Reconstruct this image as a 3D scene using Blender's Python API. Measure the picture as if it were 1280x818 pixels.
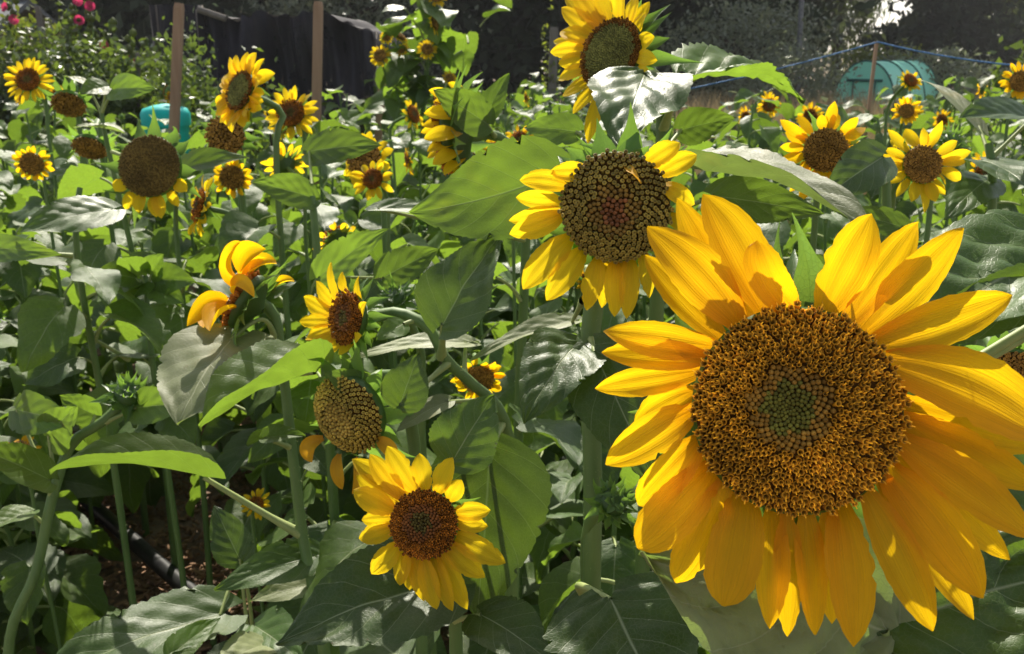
import bpy, math, random
import numpy as np

# ------------------------------------------------------------------ camera, world, sun, exposure
scene = bpy.context.scene
for o in list(bpy.data.objects): bpy.data.objects.remove(o)
COL = scene.collection
R = math.radians
PITCH = R(16.3); CAMZ = 1.5; FPX = 1173.0
cam = bpy.data.cameras.new('camera'); cam_o = bpy.data.objects.new('camera', cam); COL.objects.link(cam_o)
cam_o.location = (0, 0, CAMZ); cam_o.rotation_euler = (math.pi/2 - PITCH, 0, 0)
cam.sensor_width = 36; cam.lens = 36*FPX/1280; cam.clip_start = 0.02; cam.clip_end = 4000
cam.dof.use_dof = True; cam.dof.focus_distance = 0.74; cam.dof.aperture_fstop = 19
scene.camera = cam_o

SUN_EL, SUN_AZ = 45, -6          # behind the flowers, a little to the left
world = bpy.data.worlds.new('World'); scene.world = world; world.use_nodes = True
wn = world.node_tree.nodes; wl = world.node_tree.links; wn.clear()
sky = wn.new('ShaderNodeTexSky'); sky.sky_type = 'NISHITA'; sky.sun_disc = False
sky.sun_elevation = R(SUN_EL); sky.sun_rotation = R(SUN_AZ)
sky.air_density = 1.0; sky.dust_density = 1.6; sky.ozone_density = 1.0
bg = wn.new('ShaderNodeBackground'); bg.inputs[1].default_value = 0.11
wo = wn.new('ShaderNodeOutputWorld'); hs = wn.new('ShaderNodeHueSaturation'); hs.inputs['Saturation'].default_value = .5; wl.new(sky.outputs[0], hs.inputs['Color']); wl.new(hs.outputs[0], bg.inputs[0]); wl.new(bg.outputs[0], wo.inputs[0])
sl = bpy.data.lights.new('sun', 'SUN'); sl.energy = 5.0; sl.angle = R(0.53); sl.color = (1, 0.93, 0.80)
sun_o = bpy.data.objects.new('sun', sl); COL.objects.link(sun_o)
az = R(SUN_AZ); el = R(SUN_EL)
SUN = np.array([math.sin(az)*math.cos(el), math.cos(az)*math.cos(el), math.sin(el)])
from mathutils import Vector
sun_o.rotation_euler = Vector(SUN).to_track_quat('Z', 'Y').to_euler(); sun_o.location = (0, 0, 30)
scene.view_settings.view_transform = 'Standard'; scene.view_settings.look = 'None'
scene.view_settings.exposure = 0.85; scene.view_settings.gamma = 1
scene.cycles.max_bounces = 6; scene.cycles.transmission_bounces = 5; scene.cycles.diffuse_bounces = 3
scene.cycles.transparent_max_bounces = 8

# ------------------------------------------------------------------ helpers
rng = np.random.default_rng(11); random.seed(11)
A = lambda *v: np.array(v, float)
FWD = A(0, math.cos(PITCH), -math.sin(PITCH)); RGT = A(1, 0, 0); UP = A(0, math.sin(PITCH), math.cos(PITCH))
CAM = A(0, 0, CAMZ); Z = A(0, 0, 1)
def P(px, py, d): return CAM + d*(FWD + RGT*(px-640)/FPX + UP*(409-py)/FPX)
def C(a, b, c):
    v = RGT*a + UP*b - FWD*c; return v/np.linalg.norm(v)
def nz(v):
    v = np.asarray(v, float); l = np.linalg.norm(v, axis=-1, keepdims=True); return v/np.maximum(l, 1e-9)
def ray_plane(px, py, c, n):
    d = FWD + RGT*(px-640)/FPX + UP*(409-py)/FPX
    return CAM + d*np.dot(c-CAM, n)/np.dot(d, n)
def at_y(px, py, y):
    d = FWD + RGT*(px-640)/FPX + UP*(409-py)/FPX
    return CAM + d*(y/d[1])
def ground(px, py, z=0.0):
    d = FWD + RGT*(px-640)/FPX + UP*(409-py)/FPX
    return CAM + d*((z-CAMZ)/d[2])

WL = {}
def mesh(name, V, F, mats, uv=None, col=None, mi=None, smooth=True):
    me = bpy.data.meshes.new(name); V = np.asarray(V, float)
    if isinstance(F, np.ndarray):
        k = F.shape[1]; nf = len(F)
        me.vertices.add(len(V)); me.vertices.foreach_set('co', V.ravel())
        me.loops.add(nf*k); me.loops.foreach_set('vertex_index', F.ravel().astype(np.int32))
        me.polygons.add(nf); me.polygons.foreach_set('loop_start', np.arange(0, nf*k, k, dtype=np.int32))
        me.update(calc_edges=True)
    else:
        me.from_pydata(V.tolist(), [], F)
    for m in (mats if isinstance(mats, (list, tuple)) else [mats]): me.materials.append(m)
    if smooth: me.polygons.foreach_set('use_smooth', np.ones(len(me.polygons), bool))
    if mi is not None: me.polygons.foreach_set('material_index', np.asarray(mi, np.int32))
    if uv is not None:
        ul = me.uv_layers.new(name='UVMap'); idx = np.zeros(len(me.loops), np.int32); me.loops.foreach_get('vertex_index', idx)
        ul.data.foreach_set('uv', np.asarray(uv, float)[idx].ravel())
    if col is not None:
        ca = me.color_attributes.new('Col', 'FLOAT_COLOR', 'POINT')
        cc = np.ones((len(V), 4)); cc[:, :3] = col; ca.data.foreach_set('color', cc.ravel())
    me.update(); return me
def obj(name, me, parent=None, loc=(0, 0, 0), kind=None):
    o = bpy.data.objects.new(name, me); COL.objects.link(o); loc = np.asarray(loc, float)
    WL[o] = loc
    if parent is not None:
        o.parent = parent; o.location = tuple(loc - WL[parent])
    else: o.location = tuple(loc)
    if kind: o['kind'] = kind
    return o
def tag(o, label, cat, group=None):
    o['label'] = label; o['category'] = cat
    if group: o['group'] = group
    return o
def thing(name, label, cat, loc, group=None):
    return tag(obj(name, None, None, loc), label, cat, group)
def struct(name, me, loc=(0, 0, 0)):
    return obj(name, me, None, loc, 'structure')

def grid_faces(nu, nv, off=0, wrap=False):
    F = []
    i = np.arange(nu if wrap else nu-1); j = np.arange(nv-1)
    I, J = np.meshgrid(i, j); I = I.ravel(); J = J.ravel(); I2 = (I+1) % nu
    return np.stack([J*nu+I, J*nu+I2, (J+1)*nu+I2, (J+1)*nu+I], 1) + off
def spline(pts, n):
    pts = np.asarray(pts, float)
    if len(pts) == 2: return pts[0] + (pts[1]-pts[0])*np.linspace(0, 1, n)[:, None]
    L = np.linalg.norm(np.diff(pts, axis=0), axis=1)+1e-6; k = np.concatenate([[0], np.cumsum(np.sqrt(L))]); h = np.diff(k)
    d = np.diff(pts, axis=0)/h[:, None]; m = np.zeros_like(pts)
    m[1:-1] = (d[:-1]*h[1:, None]+d[1:]*h[:-1, None])/(h[:-1]+h[1:])[:, None]; m[0] = d[0]*1.5-m[1]*.5; m[-1] = d[-1]*1.5-m[-2]*.5
    # sample evenly along the real length
    kk = np.concatenate([np.linspace(k[i], k[i+1], 24, endpoint=False) for i in range(len(h))]+[[k[-1]]])
    i = np.clip(np.searchsorted(k, kk, 'right')-1, 0, len(h)-1); t = ((kk-k[i])/h[i])[:, None]; hh = h[i][:, None]
    c = (2*t**3-3*t**2+1)*pts[i]+(t**3-2*t**2+t)*hh*m[i]+(-2*t**3+3*t**2)*pts[i+1]+(t**3-t**2)*hh*m[i+1]
    a = np.concatenate([[0], np.cumsum(np.linalg.norm(np.diff(c, axis=0), axis=1))])
    w = .6*a/a[-1]+.4*(kk-k[0])/(k[-1]-k[0])
    return np.stack([np.interp(np.linspace(0, 1, n), w, c[:, q]) for q in range(3)], 1)
def tube_geo(pts, rad, sides=8, n=16, lump=0.0, cap=True):
    c = spline(pts, n); T = nz(np.gradient(c, axis=0))
    rad = np.interp(np.linspace(0, 1, n), np.linspace(0, 1, len(np.atleast_1d(rad))), np.atleast_1d(rad))
    ref = A(0, 0, 1) if abs(T[0][2]) < .8 else A(1, 0, 0)
    u = nz(np.cross(T[0], ref)); us = []
    for t in T:
        u = nz(u - t*np.dot(u, t)); us.append(u)
    us = np.array(us); vs = np.cross(T, us)
    a = np.linspace(0, 2*math.pi, sides, endpoint=False)
    rr = rad[:, None]*(1+lump*np.cos(a*4)[None, :])
    V = c[:, None] + rr[..., None]*(np.cos(a)[None, :, None]*us[:, None] + np.sin(a)[None, :, None]*vs[:, None])
    uv = np.stack(np.meshgrid(a/6.283, np.linspace(0, 1, n)), -1).reshape(-1, 2)
    V = V.reshape(-1, 3); F = grid_faces(sides, n, wrap=True)
    return V, F, uv
def tube(name, pts, rad, mat, parent, sides=8, n=16, lump=0.0):
    V, F, uv = tube_geo(pts, rad, sides, n, lump); b = np.asarray(pts[0], float)
    return obj(name, mesh(name, V-b, F, mat, uv), parent, b)
def box_geo(c, s):
    c = np.asarray(c, float); s = np.asarray(s, float)/2
    v = np.array([[x, y, z] for x in (-1, 1) for y in (-1, 1) for z in (-1, 1)], float)*s + c
    return v, np.array([[0, 1, 3, 2], [4, 6, 7, 5], [0, 4, 5, 1], [2, 3, 7, 6], [0, 2, 6, 4], [1, 5, 7, 3]])
def join(parts):
    V = []; F = []; o = 0
    for v, f in parts: V.append(v); F.append(np.asarray(f)+o); o += len(v)
    return np.vstack(V), np.vstack(F)

PETAL = (np.array([0, .08, .2, .4, .58, .75, .88, .96, 1]), np.array([.34, .52, .78, 1, .99, .82, .52, .24, .03]))
PETALR = (np.array([0, .08, .2, .4, .6, .8, .92, .98, 1]), np.array([.34, .5, .75, .95, 1, .9, .6, .3, .05]))
LEAF = (np.array([0, .03, .08, .16, .26, .4, .55, .7, .84, .93, 1]), np.array([.16, .5, .78, .95, 1, .95, .8, .6, .35, .17, .01]))
LANCE = (np.array([0, .1, .3, .5, .75, 1]), np.array([.5, .8, 1, .85, .4, .02]))
BRACT = (np.array([0, .15, .35, .55, .75, 1]), np.array([.8, 1, .8, .42, .2, .02]))
def bez(b, c, t, n):
    s = np.linspace(0, 1, n)[:, None]; return (1-s)**2*b + 2*s*(1-s)*c + s*s*t
def blade_geo(b, c, t, n, W, prof, nu=9, nv=16, cup=0, fold=0, corr=0, teeth=0, heart=0, wave=0, ridge=0,
              roll=(0, 0), seed=0, asym=0):
    r = np.random.default_rng(seed); b, c, t, n = [np.asarray(q, float) for q in (b, c, t, n)]
    ts = np.linspace(0, 1, nv); p = bez(b, c, t, nv); T = nz(np.gradient(p, axis=0)); L = np.linalg.norm(t-b)
    side = nz(np.cross(T, n[None])); nn = np.cross(side, T)
    ro = np.radians(np.linspace(roll[0], roll[1], nv))[:, None]
    side, nn = side*np.cos(ro)+nn*np.sin(ro), nn*np.cos(ro)-side*np.sin(ro)
    u = np.linspace(-1, 1, nu); w = W/2*np.interp(ts, *prof)
    U, TT = np.meshgrid(u, ts); ww = w[:, None]*np.ones_like(U)
    if teeth:
        edge = (np.abs(U) > .99)
        ww = ww*(1+edge*teeth*(r.random(U.shape)*.9+((np.arange(nv) % 2)[:, None])*.9-.6)*(TT < .97))
        bite = edge*(r.random(U.shape) < .05)*(TT > .1)*(TT < .9); ww = ww*(1-bite*r.uniform(.08, .22, U.shape))
    ww *= 1 + asym*np.sign(U)
    x = U*ww; z = cup*ww*U*U + ridge*W*np.cos(U*math.pi*2.5)*np.sin(math.pi*np.clip(TT, 0, 1))
    al = -heart*L*np.abs(U)**2*(1-TT)**7
    ph = r.random()*6.28
    z = z + wave*np.abs(U)**2*np.sin(TT*(7+3*r.random())+ph+(U > 0)*2.1)*W
    if corr:
        s = TT-.34*np.abs(U)
        z = z + corr*W*(np.abs(np.sin(math.pi*5.5*s))**1.0-.5)*(1-np.abs(U)**3)*np.minimum(1, np.abs(U)*5)*np.minimum(1, (1-TT)*4)
        z = z + corr*W*.6*np.sin(13*TT+4*U+ph)*np.sin(7*U+2*ph)+corr*W*.25*np.sin(29*TT-9*U)*np.sin(17*U+ph)
    fo = R(fold); z = z + np.abs(x)*math.sin(fo); x = x*math.cos(fo)
    V = p[:, None] + x[..., None]*side[:, None] + z[..., None]*nn[:, None] + al[..., None]*T[:, None]
    return V.reshape(-1, 3), grid_faces(nu, nv), np.stack([U*.5+.5, TT], -1).reshape(-1, 2)
def blade(name, b, c, t, n, W, prof, mat, parent, **k):
    V, F, uv = blade_geo(b, c, t, n, W, prof, **k)
    return obj(name, mesh(name, V-b, F, mat, uv), parent, b)

# ------------------------------------------------------------------ materials
def mat(name):
    m = bpy.data.materials.new(name); m.use_nodes = True; nt = m.node_tree; nt.nodes.clear()
    out = nt.nodes.new('ShaderNodeOutputMaterial'); return m, nt, out
def N(nt, t, **k):
    n = nt.nodes.new(t)
    for a, v in k.items():
        if a.startswith('i_'):
            key = a[2:]; key = int(key) if key.isdigit() else key.replace('_', ' ')
            n.inputs[key].default_value = v
        else: setattr(n, a, v)
    return n
def M2(nt, op, a, b=None, c=None, clamp=False):
    n = nt.nodes.new('ShaderNodeMath'); n.operation = op; n.use_clamp = clamp
    for i, v in enumerate((a, b, c)):
        if v is None: continue
        if isinstance(v, (int, float)): n.inputs[i].default_value = v
        else: nt.links.new(v, n.inputs[i])
    return n.outputs[0]
def MIX(nt, f, a, b, blend='MIX'):
    n = nt.nodes.new('ShaderNodeMix'); n.data_type = 'RGBA'; n.blend_type = blend
    for i, v in ((0, f), (6, a), (7, b)):
        if isinstance(v, (int, float)): n.inputs[i].default_value = v
        elif isinstance(v, tuple): n.inputs[i].default_value = (*v, 1)
        else: nt.links.new(v, n.inputs[i])
    return n.outputs[2]
def NOISE(nt, scale, detail=4, vec=None, rough=.55):
    n = N(nt, 'ShaderNodeTexNoise', i_Scale=scale, i_Detail=detail, i_Roughness=rough)
    if vec is not None: nt.links.new(vec, n.inputs['Vector'])
    return n.outputs['Fac']
def RAMP(nt, fac, stops):
    n = nt.nodes.new('ShaderNodeValToRGB'); e = n.color_ramp.elements
    while len(e) < len(stops): e.new(.5)
    for k, (p, c) in enumerate(stops): e[k].position = p; e[k].color = (*c, 1) if isinstance(c, tuple) else (c, c, c, 1)
    nt.links.new(fac, n.inputs[0]); return n.outputs[0]
def leaf_material(name, base, trans, vein, tmix=.42, rough=.42, spec=.5, veins=True, var=.5, spots=.5):
    m, nt, out = mat(name); L = nt.links
    tc = N(nt, 'ShaderNodeTexCoord'); sep = N(nt, 'ShaderNodeSeparateXYZ'); L.new(tc.outputs['UV'], sep.inputs[0])
    oi = N(nt, 'ShaderNodeObjectInfo')
    u = M2(nt, 'ABSOLUTE', M2(nt, 'MULTIPLY_ADD', sep.outputs[0], 2, -1)); t = sep.outputs[1]
    s = M2(nt, 'SUBTRACT', t, M2(nt, 'MULTIPLY', u, .34))
    f = M2(nt, 'ABSOLUTE', M2(nt, 'SUBTRACT', M2(nt, 'FRACT', M2(nt, 'MULTIPLY_ADD', s, 5.5, .5)), .5))
    sidev = M2(nt, 'SUBTRACT', 1, M2(nt, 'DIVIDE', f, .028), clamp=True)
    mid = M2(nt, 'SUBTRACT', 1, M2(nt, 'DIVIDE', u, .028), clamp=True)
    vm = M2(nt, 'MAXIMUM', M2(nt, 'MULTIPLY', sidev, .5), mid)
    vor = N(nt, 'ShaderNodeTexVoronoi', feature='DISTANCE_TO_EDGE', i_Scale=240.0); L.new(tc.outputs['Object'], vor.inputs['Vector'])
    fine = M2(nt, 'SUBTRACT', 1, M2(nt, 'DIVIDE', vor.outputs['Distance'], .09), clamp=True)
    nf = NOISE(nt, 28, 5, tc.outputs['Object']); nb = NOISE(nt, 9, 3, tc.outputs['Object'])
    rnd = M2(nt, 'MULTIPLY_ADD', oi.outputs['Random'], var, 1-var/2)
    br = M2(nt, 'MULTIPLY', rnd, M2(nt, 'MULTIPLY_ADD', nf, .7, .65))
    def scaled(c):
        n = nt.nodes.new('ShaderNodeMix'); n.data_type = 'RGBA'; n.blend_type = 'MULTIPLY'; n.inputs[0].default_value = 1
        n.inputs[6].default_value = (*c, 1); cc = N(nt, 'ShaderNodeCombineXYZ')
        for i in range(3): L.new(br, cc.inputs[i])
        L.new(cc.outputs[0], n.inputs[7]); return n.outputs[2]
    # yellowed and browned blotches
    blot = RAMP(nt, nb, [(.62, 0.0), (.78, spots)])
    bc = MIX(nt, blot, scaled(base), (base[0]*2.6, base[1]*1.7, base[2]*1.1))
    bc = MIX(nt, M2(nt, 'MULTIPLY', vm, .95), bc, vein) if veins else bc
    bc = MIX(nt, M2(nt, 'MULTIPLY', fine, .13), bc, vein)
    spk = RAMP(nt, NOISE(nt, 85, 3, tc.outputs['Object']), [(.70, 0.0), (.76, .75)])
    bc = MIX(nt, spk, bc, (.10, .06, .025))
    tcx = MIX(nt, blot, scaled(trans), (trans[0]*1.4, trans[1]*.95, trans[2]))
    tcx = MIX(nt, M2(nt, 'MULTIPLY', vm, .55), tcx, (trans[0]*.45, trans[1]*.6, trans[2]*.8)) if veins else tcx
    tcx = MIX(nt, M2(nt, 'MULTIPLY', fine, .25), tcx, (trans[0]*.5, trans[1]*.6, trans[2]*.6))
    pb = N(nt, 'ShaderNodeBsdfPrincipled', i_Roughness=rough); pb.inputs['Specular IOR Level'].default_value = spec
    L.new(bc, pb.inputs['Base Color'])
    L.new(M2(nt, 'MULTIPLY_ADD', nf, .3, rough-.15), pb.inputs['Roughness'])
    bh = M2(nt, 'ADD', M2(nt, 'MULTIPLY', vm, -.6), M2(nt, 'ADD', M2(nt, 'MULTIPLY', fine, -.14), M2(nt, 'ADD', M2(nt, 'MULTIPLY', nf, .9), M2(nt, 'MULTIPLY', NOISE(nt, 700, 2, tc.outputs['Object']), .22))))
    bp = N(nt, 'ShaderNodeBump', i_Strength=.5, i_Distance=.0012); L.new(bh, bp.inputs['Height'])
    L.new(bp.outputs[0], pb.inputs['Normal'])
    tr = N(nt, 'ShaderNodeBsdfTranslucent'); L.new(tcx, tr.inputs[0]); L.new(bp.outputs[0], tr.inputs['Normal'])
    ms = N(nt, 'ShaderNodeMixShader', i_0=tmix); L.new(pb.outputs[0], ms.inputs[1]); L.new(tr.outputs[0], ms.inputs[2])
    L.new(ms.outputs[0], out.inputs[0]); return m
M_LEAF = leaf_material('sunflower_leaf', (.062, .112, .018), (.225, .36, .030), (.36, .40, .20), spec=.38, rough=.48)
M_LEAFD = leaf_material('sunflower_leaf_dark', (.046, .090, .017), (.165, .27, .022), (.33, .37, .20), tmix=.34, spec=.42, rough=.45)
M_LEAFP = leaf_material('sunflower_leaf_pale', (.19, .215, .10), (.28, .40, .07), (.44, .46, .28), tmix=.35, rough=.52, spec=.35)
M_LEAFB = leaf_material('bush_leaf', (.055, .085, .022), (.17, .25, .025), (.08, .12, .04), tmix=.3, veins=False)
M_LEAFG = leaf_material('grey_bush_leaf', (.14, .16, .10), (.22, .26, .13), (.1, .15, .05), tmix=.3, veins=False)
M_LEAFY = leaf_material('lime_bush_leaf', (.08, .10, .02), (.22, .27, .025), (.1, .15, .05), veins=False)
M_DARK = leaf_material('conifer_leaf', (.050, .066, .036), (.05, .07, .025), (.02, .03, .015), tmix=.2, rough=.7, spec=.15, veins=False)
M_TREE = leaf_material('tree_leaf', (.065, .075, .05), (.09, .12, .04), (.04, .06, .02), tmix=.3, rough=.65, spec=.2, veins=False)
M_WILLOW = leaf_material('willow_leaf', (.06, .085, .03), (.16, .21, .04), (.04, .06, .02), tmix=.4, rough=.6, spec=.2, veins=False)
M_BRACT = leaf_material('bract', (.075, .14, .035), (.24, .42, .05), (.1, .17, .05), veins=False)

def petal_material(name, base, trans, rootc, tmix=.5):
    m, nt, out = mat(name); L = nt.links
    tc = N(nt, 'ShaderNodeTexCoord'); sep = N(nt, 'ShaderNodeSeparateXYZ'); L.new(tc.outputs['UV'], sep.inputs[0])
    oi = N(nt, 'ShaderNodeObjectInfo')
    mp = N(nt, 'ShaderNodeMapping'); mp.inputs['Scale'].default_value = (34, 1.6, 1); L.new(tc.outputs['UV'], mp.inputs[0])
    st = NOISE(nt, 1.0, 4, mp.outputs[0]); bl = NOISE(nt, 22, 4, tc.outputs['Object'])
    br = M2(nt, 'MULTIPLY', M2(nt, 'MULTIPLY_ADD', st, .5, .75), M2(nt, 'MULTIPLY_ADD', oi.outputs['Random'], .2, .9))
    br = M2(nt, 'MULTIPLY', br, M2(nt, 'MULTIPLY_ADD', bl, .3, .85))
    cc = N(nt, 'ShaderNodeCombineXYZ')
    for i in range(3): L.new(br, cc.inputs[i])
    root = RAMP(nt, sep.outputs[1], [(0, 1.0), (.45, 0.0)])
    def colr(c):
        q = MIX(nt, M2(nt, 'MULTIPLY', root, .75), c, rootc); n = nt.nodes.new('ShaderNodeMix'); n.data_type = 'RGBA'; n.blend_type = 'MULTIPLY'
        n.inputs[0].default_value = 1; L.new(q, n.inputs[6]); L.new(cc.outputs[0], n.inputs[7]); return n.outputs[2]
    pb = N(nt, 'ShaderNodeBsdfPrincipled', i_Roughness=.55); pb.inputs['Specular IOR Level'].default_value = .25
    L.new(colr(base), pb.inputs['Base Color'])
    bp = N(nt, 'ShaderNodeBump', i_Strength=.5, i_Distance=.0014); L.new(st, bp.inputs['Height']); L.new(bp.outputs[0], pb.inputs['Normal'])
    tr = N(nt, 'ShaderNodeBsdfTranslucent'); L.new(colr(trans), tr.inputs[0]); L.new(bp.outputs[0], tr.inputs['Normal'])
    ms = N(nt, 'ShaderNodeMixShader', i_0=tmix); L.new(pb.outputs[0], ms.inputs[1]); L.new(tr.outputs[0], ms.inputs[2])
    L.new(ms.outputs[0], out.inputs[0]); return m
M_PET = petal_material('golden_petal', (.80, .40, .005), (.98, .61, .006), (.80, .28, .003), tmix=.6)
M_PETY = petal_material('yellow_petal', (.76, .48, .010), (.98, .70, .012), (.85, .42, .006), tmix=.58)
M_PETO = petal_material('withered_petal', (.70, .38, .02), (.75, .38, .02), (.45, .2, .02), tmix=.4)

def col_material(name, rough=.7, spec=.2, bump=0.0):
    m, nt, out = mat(name); at = N(nt, 'ShaderNodeAttribute', attribute_name='Col')
    pb = N(nt, 'ShaderNodeBsdfPrincipled', i_Roughness=rough); pb.inputs['Specular IOR Level'].default_value = spec
    nt.links.new(at.outputs['Color'], pb.inputs['Base Color']); nt.links.new(pb.outputs[0], out.inputs[0]); return m
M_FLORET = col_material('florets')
def plain(name, col, rough=.6, spec=.3, noise=0, nscale=20, col2=None, bump=0, stretch=None, metallic=0):
    m, nt, out = mat(name); pb = N(nt, 'ShaderNodeBsdfPrincipled', i_Roughness=rough, i_Metallic=metallic)
    pb.inputs['Specular IOR Level'].default_value = spec; pb.inputs['Base Color'].default_value = (*col, 1)
    if noise:
        tc = N(nt, 'ShaderNodeTexCoord'); v = tc.outputs['Object']
        if stretch:
            mp = N(nt, 'ShaderNodeMapping'); mp.inputs['Scale'].default_value = stretch; nt.links.new(v, mp.inputs[0]); v = mp.outputs[0]
        f = NOISE(nt, nscale, 6, v); c2 = col2 or tuple(x*.4 for x in col)
        nt.links.new(MIX(nt, RAMP(nt, f, [(.5-.25*noise-.05, 0.0), (.5+.25*noise+.05, 1.0)]), c2, col), pb.inputs['Base Color'])
        if bump:
            b = N(nt, 'ShaderNodeBump', i_Strength=.7, i_Distance=bump); nt.links.new(f, b.inputs['Height']); nt.links.new(b.outputs[0], pb.inputs['Normal'])
    nt.links.new(pb.outputs[0], out.inputs[0]); return m
M_STEM = plain('stem', (.13, .20, .055), .55, .3, .6, 60, (.085, .15, .04), .0006, (1, 1, .2))
M_PETI = plain('petiole', (.30, .34, .12), .55, .3, .6, 60, (.20, .26, .08), .0005)
M_DISC = plain('disc_base', (.075, .035, .008), .9, .1)
M_WOOD = plain('stake_wood', (.40, .26, .17), .8, .2, .8, 14, (.24, .14, .085), .002, (1, 1, .12))
M_GREYW = plain('grey_wood', (.20, .175, .15), .85, .2, .8, 14, (.11, .095, .08), .002, (1, 1, .12))
M_BARK = plain('bark', (.06, .045, .035), .9, .1, .8, 10, None, .01)
M_PIPE = plain('black_pipe', (.012, .012, .014), .38, .5, .5, 40, (.03, .03, .03))
M_ROPE = plain('blue_rope', (.10, .24, .46), .7, .2, .5, 90, (.03, .09, .22), .002)
M_STEEL = plain('steel_pole', (.16, .17, .18), .5, .4, .5, 30)
M_CHIP = plain('wood_chip', (.36, .22, .13), .85, .2, .9, 12, (.16, .09, .05))
M_DRY = leaf_material('dry_grass', (.34, .27, .15), (.34, .26, .13), (.3, .2, .1), tmix=.25, rough=.7, spec=.2, veins=False)
M_PINK = petal_material('pink_petal', (.62, .03, .15), (.65, .03, .14), (.5, .05, .12))

# ------------------------------------------------------------------ ground
def ground_mat():
    m, nt, out = mat('allotment_soil'); L = nt.links; tc = N(nt, 'ShaderNodeTexCoord'); v = tc.outputs['Object']
    a = NOISE(nt, 2.2, 8, v); b = NOISE(nt, 38, 6, v); g = NOISE(nt, .35, 3, v)
    c = MIX(nt, RAMP(nt, b, [(.35, 0.0), (.65, 1.0)]), (.06, .036, .024), (.21, .135, .088))
    c = MIX(nt, RAMP(nt, a, [(.42, 0.0), (.6, .75)]), c, (.26, .19, .14))
    far = RAMP(nt, g, [(.45, 0.0), (.62, .8)])
    sp = N(nt, 'ShaderNodeSeparateXYZ'); L.new(v, sp.inputs[0])
    dist = M2(nt, 'MULTIPLY', M2(nt, 'SUBTRACT', sp.outputs[1], 5.0), .35, clamp=True)
    c = MIX(nt, M2(nt, 'MULTIPLY', far, dist), c, (.075, .085, .03))
    pb = N(nt, 'ShaderNodeBsdfPrincipled', i_Roughness=.92); pb.inputs['Specular IOR Level'].default_value = .15
    L.new(c, pb.inputs['Base Color']); bp = N(nt, 'ShaderNodeBump', i_Strength=.9, i_Distance=.012)
    L.new(M2(nt, 'ADD', b, a), bp.inputs['Height']); L.new(bp.outputs[0], pb.inputs['Normal']); L.new(pb.outputs[0], out.inputs[0]); return m
def build_ground():
    xs = np.concatenate([[-1500, -200, -40], np.linspace(-12, 12, 61), [40, 200, 1500]])
    ys = np.concatenate([[-1500, -100, -10], np.linspace(-2, 20, 61), [40, 200, 1500]])
    X, Y = np.meshgrid(xs, ys); inn = (np.abs(X) < 13) & (Y > -3) & (Y < 21)
    Zg = np.where(inn, .018*np.sin(X*3.1+Y*1.7)+.014*np.sin(X*7.3-Y*5.1)+.006*rng.standard_normal(X.shape), 0)
    V = np.stack([X, Y, Zg], -1).reshape(-1, 3)
    struct('ground', mesh('ground', V, grid_faces(len(xs), len(ys)), ground_mat()))
build_ground()

# ------------------------------------------------------------------ sunflower pieces
def floret_geo(kind):
    """unit floret, axis +Z, lean +X; returns verts, quads, shade (0 hole .. 1 rim .. 2 stigma)"""
    V = []; F = []; S = []
    a = np.linspace(0, 2*math.pi, 6, endpoint=False)
    def ring(r, z, s, dx=0):
        k = len(V)
        for q in a: V.append((r*math.cos(q)+dx, r*math.sin(q), z)); S.append(s)
        return k
    def strip(k0, k1):
        for i in range(6): F.append((k0+i, k0+(i+1) % 6, k1+(i+1) % 6, k1+i))
    if kind == 'tube':
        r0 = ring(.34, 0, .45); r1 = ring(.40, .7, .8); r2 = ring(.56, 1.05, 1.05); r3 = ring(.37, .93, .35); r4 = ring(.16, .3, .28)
        for p, q in ((r0, r1), (r1, r2), (r2, r3), (r3, r4)): strip(p, q)
        # stigma: a bent strip with four sides
        prev = None
        for (x, z, w) in ((.30, .8, .06), (.36, 1.15, .065), (.46, 1.32, .065), (.60, 1.34, .085), (.68, 1.24, .03)):
            k = len(V)
            for dx, dy in ((-w, -w), (w, -w), (w, w), (-w, w)): V.append((x+dx*.7, dy, z+dx*.5)); S.append(1.35 if z < 1.2 else 2.0)
            if prev is not None:
                for i in range(4): F.append((prev+i, prev+(i+1) % 4, k+(i+1) % 4, k+i))
            prev = k
    elif kind == 'bud':
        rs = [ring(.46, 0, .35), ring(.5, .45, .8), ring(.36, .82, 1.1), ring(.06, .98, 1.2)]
        for p, q in zip(rs, rs[1:]): strip(p, q)
    else:   # seed cap: stub with a five-cornered dimpled crown
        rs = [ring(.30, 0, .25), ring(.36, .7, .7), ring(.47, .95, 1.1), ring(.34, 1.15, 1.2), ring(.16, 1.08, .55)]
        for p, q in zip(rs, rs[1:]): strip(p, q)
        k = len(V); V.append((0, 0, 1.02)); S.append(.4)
        for i in range(0, 6, 2): F.append((rs[-1]+i, rs[-1]+i+1, rs[-1]+(i+2) % 6, k))
    return np.array(V, float), np.array(F), np.array(S)
FLO = {k: floret_geo(k) for k in ('tube', 'bud', 'seed')}
STYLES = {   # (kind, outer radius fraction start, size, tint)
    'hero': lambda q: ('tube', (.80, .36, .020)) if q > .40 else (('bud', (.26, .135, .019)) if q > .25 else ('bud', (.135, .125, .018))),
    'young': lambda q: ('tube', (.46, .16, .015)) if q > .55 else (('bud', (.20, .075, .018)) if q > .3 else ('bud', (.11, .085, .018))),
    'seed': lambda q: ('seed', (.24, .175, .032)) if q > .45 else (('bud', (.22, .13, .026)) if q > .25 else ('bud', (.26, .10, .035))),
    'green': lambda q: ('tube', (.30, .13, .02)) if q > .82 else ('bud', (.15, .15, .035)),
    'brown': lambda q: ('seed', (.32, .17, .03)) if q > .3 else ('bud', (.26, .14, .025)),
    'olive': lambda q: ('seed', (.17, .112, .024)) if q > .3 else ('bud', (.15, .10, .022)),
    'ripe': lambda q: ('seed', (.40, .29, .05)) if q > .45 else ('bud', (.36, .25, .05)),
}
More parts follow.
